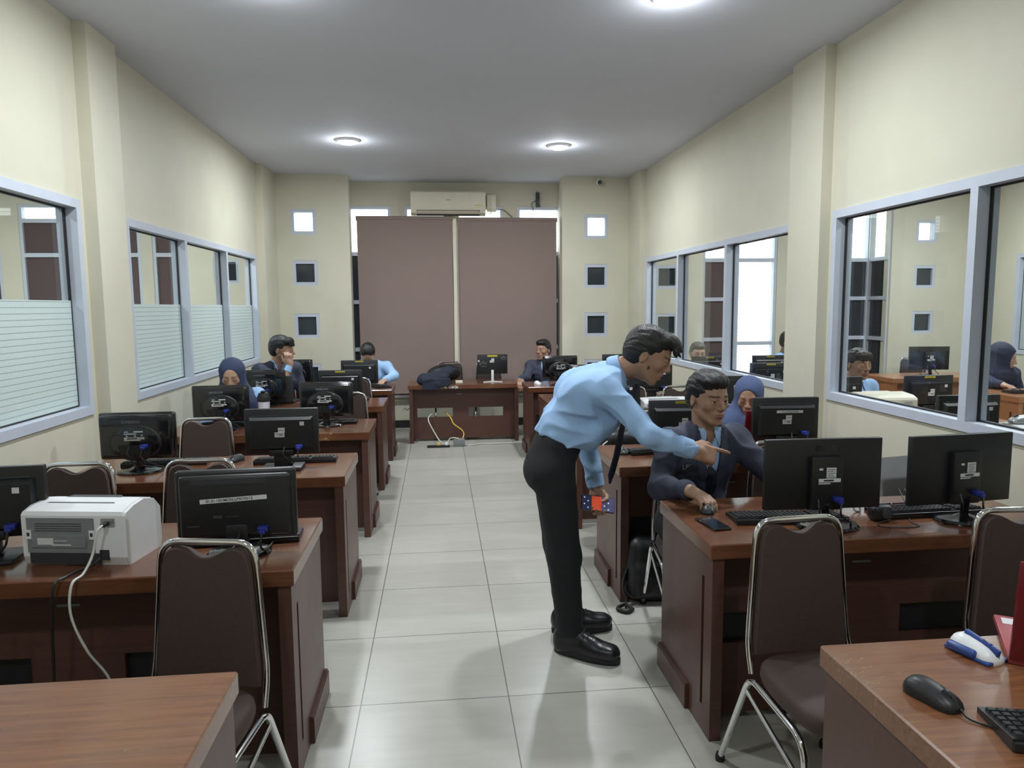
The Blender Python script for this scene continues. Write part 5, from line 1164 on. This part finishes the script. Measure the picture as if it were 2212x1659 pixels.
        if tie is not None:
            m = MB(); tp = [(0,.008,.019),(0,-.022,.016)]; m.hexa([on(-.011,-.078,.003), on(.011,-.078,.003), on(.011,-.078,.010), on(-.011,-.078,.010), on(-.017,-.045,.003), on(.017,-.045,.003), on(.017,-.045,.013), on(-.017,-.045,.013)])
            zz = [-.075, -.11, -.16, -.21, -.262]; ww = [.013, .018, .022, .024, .024]
            for a in range(4): m.hexa([on(-ww[a],zz[a],.002), on(ww[a],zz[a],.002), on(ww[a],zz[a],.007), on(-ww[a],zz[a],.007), on(-ww[a+1],zz[a+1],.002), on(ww[a+1],zz[a+1],.002), on(ww[a+1],zz[a+1],.007), on(-ww[a+1],zz[a+1],.007)])
            m.build('necktie', tie, root, smooth=30)
        J['_on'] = on; J['_fr'] = fr; J['_bl'] = bl
    elif top_kind == 'tunic':
        sd = SD(); spine_sd(sd, J, .018); sleeves(sd, .006); vt, qd = sd.mesh(cvox, wrinkle(wr_amp, seed)); np_obj('tunic', vt, qd, top, root, org)
    if legs:
        tm = trous or m_trouser; sd = SD(); hu = nrm(J['hipR']-J['hipL']); ax = nrm(J['waist']-J['pelvis'])
        sd.T(J['pelvis']-ax*.05, J['pelvis']+ax*.085, hu, (.155, .107), (.150, .108), k=.03)
        for S in ('L', 'R'):
            sd.C(J['hip'+S], J['kn'+S], .094, .075, k=.035); an = J['an'+S]; kd = nrm(an-J['kn'+S]); sd.C(J['kn'+S], an-kd*.01, .074, .060, k=.03)
        for S in ('L', 'R'): kd = nrm(J['an'+S]-J['kn'+S]); sd.cut(J['an'+S]-kd*.005, kd, .11)
        if top_kind == 'shirt': sd.cut(J['pelvis']+ax*.12, ax, .22)
        vt, qd = sd.mesh(cvox, wrinkle(.003, seed+3)); np_obj('trousers', vt, qd, tm, root, org)
        for S in ('L', 'R'):
            an, toe = J['an'+S], J['toe'+S]; f = np.array(toe-an); f[2] = 0; f = nrm(f); L = np.linalg.norm((toe-an)[:2]); b = np.array((an[0], an[1], 0)); fr2 = frame(f)
            sd = SD().at(b, fr2); l0 = -.075; l1 = L
            sd.C((0,-.028,.085), (0,.0,.105), .043, .044, k=.03); sd.E((0,l1-.085,.046), (.050,.093,.040), k=.03); sd.E((0,-.03,.055), (.043,.05,.055), k=.03); sd.C((0,-.0,.098), (0,l1-.125,.066), .042, .036, k=.03); sd.B((0,(l1-.075)/2,.045), (.043,(l1+.075)/2-.01,.026), .02, k=.02)
            sd.cut(b+np.array((0,0,.026)), (0,0,-1), .3); sd.at(); vt, qd = sd.mesh(.0055); shoe = np_obj('shoe', vt, qd, m_shoe, root, org)
            m = MB(); K = 28; vs_ = []
            for (sc_, z) in ((1.0, 0), (1.03, .004), (1.03, .026), (.99, .031)):
                for k in range(K):
                    a = 2*math.pi*k/K; ca, sa = math.cos(a), math.sin(a); yy = (l1+.078)/2*sa*sc_+(l1-.078)/2+.004; xx = .048*math.copysign(abs(ca)**.75, ca)*sc_*(1-.14*(sa < .1)*(1 if sa < -.1 else .5)); p = b+fr2@np.array((xx, yy, 0))+np.array((0,0,z)); vs_.append(p-org)
            m.add(vs_, [(j*K+k, j*K+(k+1) % K, (j+1)*K+(k+1) % K, (j+1)*K+k) for j in range(3) for k in range(K)]+[tuple(range(K-1,-1,-1)), tuple(3*K+k for k in range(K))]); m.build('sole', m_sole, shoe, smooth=40)
            m = MB()
            for k in range(4):
                y0 = l1-.175+.022*k; z0 = .139-.0118*k; y0 -= .018; pts = [(-.034, y0, z0-.020), (-.014, y0+.004, z0), (.014, y0+.010, z0-.004), (.034, y0+.014, z0-.026)]
                m.tube([tuple(b+fr2@np.array(p)-org) for p in pts], .0025, 5)
            m.build('laces', m_rubber, shoe, smooth=50)
    return root, org
def seated(x, y, face, seat=.47, lean=0.0, hd=None, hdpitch=-8, hz=None, arms=None, wd=1.0, hs=1.0, back=.0, tilt=0.0, hx=0.0, hy=0.0, sp=1.0):
    """joints of a seated person; face = heading angle in degrees (0 = towards -Y, the camera); positive turns to +X"""
    a = R(face); f = np.array((math.sin(a), -math.cos(a), 0)); r = np.array((-math.cos(a), -math.sin(a), 0)); r = -np.cross(np.array((0,0,1.)), f); up = np.array((0,0,1.)); r = np.cross(f, up)
    p = np.array((x, y, 0)); ln = math.sin(R(lean)); H = lambda h: p+up*(seat+(h-seat)*sp)+f*(h-seat)*sp*ln
    hz = hz or seat+.735
    J = dict(pelvis=p+up*(seat+.09), waist=H(seat+.22), chest=H(seat+.40), neck=H(seat+.545), wd=wd)
    for S, s in (('L', -1), ('R', 1)):
        J['sh'+S] = H(seat+.49)+r*s*.175*wd; J['hip'+S] = p+up*(seat+.075)+r*s*.09+f*.03; J['kn'+S] = p+up*(seat+.06)+r*s*.11+f*.43; J['an'+S] = p+up*.09+r*s*.11+f*.40; J['toe'+S] = p+up*.03+r*s*.13+f*.60
    b = R(face if hd is None else hd); pf = R(hdpitch); hf = np.array((math.sin(b)*math.cos(pf), -math.cos(b)*math.cos(pf), math.sin(pf)))
    hu_ = nrm(np.array((0,0,1.))+r*math.sin(R(tilt)))
    J['hR'] = frame(hf, hu_); base = H(seat+.545); J['head'] = np.array((base[0], base[1], hz))+nrm((hf[0], hf[1], 0))*(.045+.05*max(0, -math.sin(pf)))+np.array((hx, hy, 0))
    arms = arms or {}
    for S, s in (('L', -1), ('R', 1)):
        if S in arms: J['el'+S], J['wr'+S] = (np.array(q, float) for q in arms[S])
        else: J['el'+S] = J['sh'+S]+r*s*.06-up*.26+f*.06; J['wr'+S] = J['el'+S]+f*.22-r*s*.05+up*.035
    J['_f'], J['_r'] = f, r
    return J
# ------------------------------------------------------------------ people
# the standing man, bent forward and pointing
J = dict(pelvis=(.50,3.21,.90), waist=(.56,3.205,1.045), chest=(.675,3.20,1.195), neck=(.80,3.17,1.31), shR=(.715,3.00,1.232), shL=(.775,3.38,1.25),
         hipR=(.505,3.12,.86), hipL=(.52,3.30,.86), knR=(.548,3.125,.47), knL=(.56,3.32,.47), anR=(.578,3.135,.10), anL=(.605,3.362,.10), toeR=(.775,3.01,.03), toeL=(.825,3.366,.03),
         elR=(.862,2.875,1.062), wrR=(1.068,2.915,.985), elL=(.705,3.42,.975), wrL=(.755,3.38,.708), head=(.925,3.12,1.378), hR=frame((.84,-.30,-.46), (.3,-.1,1)))
def sag(sd):
    sd.E((.655,3.19,1.03), (.085,.15,.095), k=.05); sd.E((.73,3.19,1.10), (.075,.16,.085), k=.05); sd.C((.62,3.1,1.20), (.70,3.08,1.24), .09, .07, k=.05); sd.C((.62,3.3,1.20), (.72,3.3,1.25), .09, .07, k=.05)
man, org = human('person', 'standing man in a light blue shirt and black trousers, bending forward and pointing', J, m_skin, m_shirt, 'shirt', 'flop',
      hands=(((-.13,-.50,-.85), (-.15,.75,-.64), 'grip', 1.0, ((.045,.035,-.018),(.040,.056,-.036),(.018,.070,-.040))), ((.25,.01,-.075), (.05,-.86,.5), 'point', 1.1)), mouth='open', vox=.0045, cvox=.0062, seed=4, extra=sag, look=(.1,-.3), wr_amp=.013)
m = MB(); path = [((.868,3.10,1.255), .017), ((.845,3.09,1.17), .022), ((.805,3.10,1.05), .026), ((.785,3.11,.93), .030), ((.765,3.12,.845), .031), ((.757,3.12,.80), .003)]
wv = np.array((.62,.78,0)); nvv = np.array((.78,-.62,0))*.0035
for (a, wa), (b, wb) in zip(path[:-1], path[1:]):
    a, b = np.array(a)-org, np.array(b)-org
    m.hexa([a-wv*wa-nvv, a+wv*wa-nvv, a+wv*wa+nvv, a-wv*wa+nvv, b-wv*wb-nvv, b+wv*wb-nvv, b+wv*wb+nvv, b-wv*wb+nvv])
m.build('necktie', m_tie, man, smooth=30)
m = MB(); m.sphere(np.array(J['head'])+J['hR']@np.array((.0712,.030,-.040))-org, .0052, 10, 8, (1,.6,1.5)); m.build('mole', m_ink, man)
pd_ = nrm((-.13,-.50,-.85)); pn_ = np.array((.15,-.75,.64)); pn_ = nrm(pn_-pd_*(pn_@pd_))
t = thing('smartphone', 'smartphone with orange and blue home screen held in the hand of the standing man', 'phone', tuple(J['wrL']+nrm((-.13,-.50,-.85))*.079+pn_*.0215))
nz_ = pn_; ly = -pd_; lx = np.cross(ly, nz_)
t.rotation_euler = Matrix(np.stack([lx, ly, nz_], 1).tolist()).to_euler()
m = MB(); m.rbox((0,0,0), (.168,.078,.009), .004, 3); m.build('case', m_gloss, t)
def scr(n, x0, x1, col): 
    m = MB(); m.box(x0, x1, -.035, .035, .0044, .0050); return m.build('screen', mat(n, col, .2, var=.15, scale=60, emit=(col, .5)), t, smooth=0)
scr('screen_navy', -.081, -.032, (.02,.025,.07)); scr('screen_orange', -.032, .018, (.55,.07,.03)); s3 = scr('screen_violet', .018, .081, (.09,.09,.19))
m = MB()
for i in range(4):
    for j in range(4): x = -.074+.012*i if i < 3 and j < 9 else .03; (m.rbox((-.068+.018*(i % 2), -.024+.016*j, .0053), (.006,.006,.0005), .0001, 1), m.rbox((.032+.020*(i % 2), -.024+.016*j, .0053), (.007,.007,.0005), .0001, 1)) if (i+j) % 2 else None
m.build('icon_pattern', mat('icon_white', (.7,.74,.8), .3, emit=((.7,.74,.8), .35)), s3, smooth=0)

# the seated man in the blazer
J = seated(1.21, 3.36, 8, wd=.93, seat=.47, lean=15, hd=18, hdpitch=-7, hz=1.168, hx=-.012, hy=.02,
           arms={'R': ((.995,3.12,.775), (1.052,2.905,.812)), 'L': ((1.535,3.08,.80), (1.575,2.83,.80))})
sm, org2 = human('person', 'seated man in a navy blazer and dark tie, his hand on a mouse', J, m_skin3, m_blazer, 'blazer', 'quiff',
      hands=(((-.15,-1,-.10), (0,-.1,1), 'type'), ((.36,-.93,-.13), (.05,-.10,1), 'mouse')), vox=.0042, cvox=.0058, tie=m_tie, seed=9, look=(.3,-.10), wr_amp=.012)
def badge(J, par, txt, x, z, size, m=m_label):
    pa = J['_on'](x+.03, z, .004); pb = J['_on'](x-.03, z, .004); p = (pa+pb)/2+J['_fr'][:, 1]*.006; r_ = nrm(pb-pa); up_ = J['_fr'][:, 2]; n_ = nrm(np.cross(r_, up_)); 
    M_ = Matrix(np.concatenate([np.stack([r_, np.cross(n_, r_), n_, p], 1), [[0,0,0,1]]]).tolist()); return text_mesh(txt, size, 'chest_emblem', m, par, M_, depth=.001)
badge(J, J['_bl'], 'LP3I', .112, -.135, .032)

# students further back
J = seated(-1.59, 5.86, 4, seat=.45, lean=14, hd=6, hdpitch=-19, hz=1.088, sp=.95, wd=.95)
human('person', 'woman in a navy hijab and light blue sleeves looking down behind a shiny monitor', J, m_skin2, m_shirt, 'tunic', vox=.0058, cvox=.008, hijab=m_hijab, seed=11, eye=False, female=True, hands=(((0,-1,-.1),(0,0,1),'type'), ((0,-1,-.1),(0,0,1),'type')))
J = seated(-1.57, 7.10, 35, seat=.49, lean=6, hd=82, hdpitch=-6, hz=1.205, sp=1.07, hs=1.06, arms={'R': ((-1.43,6.82,.93), (-1.385,6.885,1.075))})
human('person', 'man in a dark blazer in profile, holding a hand over his mouth', J, m_skin, m_blazer, 'blazer', 'fringe', vox=.0058, cvox=.008, hs=1.08, seed=12, tie=m_tieb, hands=(((.4,-1,-.1),(0,0,1),'relax'), ((-.12,.02,1.0),(.35,-.9,.1),'hold')))
J = seated(-.79, 8.42, 0, seat=.46, lean=20, hd=0, hdpitch=-52, hz=1.078, sp=.95, wd=1.12, hy=.03, arms={'L': ((-.50,8.16,.83), (-.60,7.965,.80)), 'R': ((-1.07,8.16,.83), (-.97,7.965,.80))})
human('person', 'man in a light blue shirt with bowed head, showing his hair parting, at the back', J, m_skin2, m_shirt, 'shirt', 'short', vox=.0058, cvox=.008, seed=13, eye=False, hands=(((-.3,-1,-.1),(0,0,1),'type'), ((.3,-1,-.1),(0,0,1),'type')))
J = seated(1.29, 8.66, -8, seat=.45, lean=4, hd=-42, hdpitch=0, hz=1.068, sp=.87, arms={'R': ((1.03,8.50,.745), (.955,8.395,.745))})
sp_, o_ = human('person', 'smiling man in navy blazer and blue tie at the back, arm on end desk', J, m_skin, m_blazer, 'blazer', 'quiff', mouth='open', vox=.0055, cvox=.008, seed=14, tie=m_tieb, hands=(((0,-1,-.1),(0,0,1),'type'), ((-.12,-.62,-.78),(-.1,-.75,.65),'relax')))
badge(J, J['_bl'], 'S', .10, -.12, .045)
J = seated(2.03, 4.62, -6, seat=.45, lean=16, hd=-26, hdpitch=-16, hz=1.0, sp=.80, wd=.95)
human('person', 'woman in a slate blue hijab bending her face behind the strip-label monitor on the right', J, m_skin, m_hijab2, 'tunic', vox=.0055, cvox=.0075, hijab=m_hijab2, seed=15, eye=False, female=True, hands=(((0,-1,-.1),(0,0,1),'type'), ((0,-1,-.1),(0,0,1),'type')))
J = seated(3.34, 5.56, 12, seat=.46, lean=6, hd=8, hdpitch=-6, hz=1.11, sp=.93)
human('person', 'young man in a light blue shirt with a fringe, seen through the nearest right glass', J, m_skin, m_shirt, 'shirt', 'fringe', vox=.0055, cvox=.008, seed=16, eye=False, hands=(((0,-1,-.1),(0,0,1),'type'), ((0,-1,-.1),(0,0,1),'type')), look=(0,-.5))
J = seated(5.66, 6.86, -10, seat=.45, lean=10, hd=42, hdpitch=-14, hz=1.04, sp=.86, arms={'R': ((5.47,6.62,.80), (5.44,6.42,.80))})
human('person', 'woman in a dark navy hijab typing, at the right edge behind the glass', J, m_skin2, m_hijab3, 'tunic', vox=.0058, cvox=.008, hijab=m_hijab3, hs=1.12, seed=17, female=True, look=(0,-.4), hands=(((0,-1,-.1),(0,0,1),'type'), ((.1,-1,-.1),(0,0,1),'type')))
J = seated(2.89, 7.90, 0, wd=.84, seat=.46, lean=6, hd=-4, hdpitch=-4, hz=1.05, sp=.88)
p15, o15 = human('person', 'person with ash brown hair and glasses behind the glass, half hidden by a monitor', J, m_skin2, m_shirt, 'shirt', 'quiff', vox=.0065, cvox=.0095, seed=18, hairm=m_hairg)
m = MB(); c_ = J['head']
for x in (-1, 1): m.tube([tuple(c_+J['hR']@np.array((.033*x+.024*math.cos(a), .106, .006+.017*math.sin(a)))-o15) for a in np.linspace(0, 2*math.pi, 17)[:-1]], .0018, 5, closed=True); m.tube([tuple(c_+J['hR']@np.array(q)-o15) for q in ((.057*x,.104,.01),(.08*x,.05,.01),(.082*x,-.01,.012))], .0018, 5)
m.tube([tuple(c_+J['hR']@np.array(q)-o15) for q in ((-.009,.107,.01),(0,.112,.014),(.009,.107,.01))], .0018, 5); m.build('glasses', m_dkgrey, p15, smooth=50)
J = seated(3.92, 7.92, 20, seat=.48, lean=6, hd=35, hdpitch=-10, hz=1.165, sp=.98)
human('person', 'man in a light blue shirt cut off by the pillar in the bright right pane', J, m_skin, m_shirt, 'shirt', 'short', vox=.0065, cvox=.0095, seed=19)

# ------------------------------------------------------------------ bags and jacket
sd = SD(); sd.E((.06,8.72,.80), (.20,.12,.10), k=.03); sd.E((.13,8.70,.84), (.11,.10,.07), k=.03); vt, qd = sd.cut((0,8.7,.697),(0,0,-1),.5).mesh(.008, wrinkle(.006, 31)); t = thing('shoulder_bag', 'black bag on the end desk, half under the folded navy jacket', 'bag', (.06,8.72,.69)); np_obj('pouch', vt, qd, m_black, t, (.06,8.72,.69))
m = MB(); m.tube(arc_path([(-.15,-.05,.10),(-.05,-.06,.21),(.12,-.05,.20),(.17,-.03,.10)], .05, 5), .008, 8, flat=.5); m.build('handle', m_black, t, smooth=60)
sd = SD(); sd.B((-.06,8.56,.755), (.17,.12,.055), .04, k=.03); sd.C((-.20,8.50,.73), (.12,8.60,.83), .055, .06, k=.04); sd.B((-.10,8.412,.70), (.10,.016,.072), .012, k=.03); sd.B((.06,8.412,.72), (.075,.014,.052), .012, k=.02)
sd.B((0,8.715,.40), (.5,.287,.2935), .001, k=.004, op=1)
vt, qd = sd.mesh(.007, wrinkle(.010, 32, 1.2)); tag(np_obj('folded_jacket', vt, qd, m_navy, None), 'navy jacket folded over the front edge of the end desk', 'jacket')
t = thing('backpack', 'black backpack on the floor under the chair of the seated man', 'backpack', (1.16,3.70,0))
sd = SD(); sd.B((0,0,.18), (.18,.075,.18), .07, k=.04, rot=np.array(Euler((0,.1,.05)).to_matrix())); sd.B((-.03,-.05,.13), (.12,.04,.10), .035, k=.03); sd.cut((0,0,.003),(0,0,-1),.5); vt, qd = sd.mesh(.007, wrinkle(.005, 33)); np_obj('pack_body', vt, qd, m_black, t)
m = MB(); m.tube(spline([(-.15,-.02,.25),(-.20,-.05,.12),(-.19,-.08,.04),(-.20,-.12,.014)]), .014, 8, flat=.35); m.tube(arc_path([(-.20,-.10,.02),(-.26,-.13,.012),(-.21,-.19,.012),(-.17,-.15,.012)], .03, 4), .010, 6, closed=True); m.build('strap', m_rubber, t, smooth=60)
t = thing('satchel', 'black bag with a pale cord on the chair behind the hanging tie', 'bag', (1.20,4.46,.48))
sd = SD(); sd.B((0,0,.17), (.19,.10,.17), .07, k=.03); vt, qd = sd.mesh(.008, wrinkle(.005, 34)); np_obj('pouch', vt, qd, m_black, t)
m = MB(); m.tube(spline([(-.12,-.09,.30),(-.20,-.08,.22),(-.20,-.09,.10),(-.17,-.10,.06)]), .005, 6); m.build('pale_cord', m_cable_w, t, smooth=60)
# grey-blue scribbles scratched into the low wall under the blinds
m = MB()
for k in range(10): a = random.uniform(0, 6); x, z = -.36-.07*random.random(), .22+.12*random.random(); m.tube([(x, YB-.001, z), (x+.05*math.cos(a), YB-.001, z+.05*math.sin(a)), (x+.08*math.cos(a+.6), YB-.001, z+.08*math.sin(a+.6))], .006, 5, flat=.3)
structure(m.build('trim_3', m_grey, smooth=0))
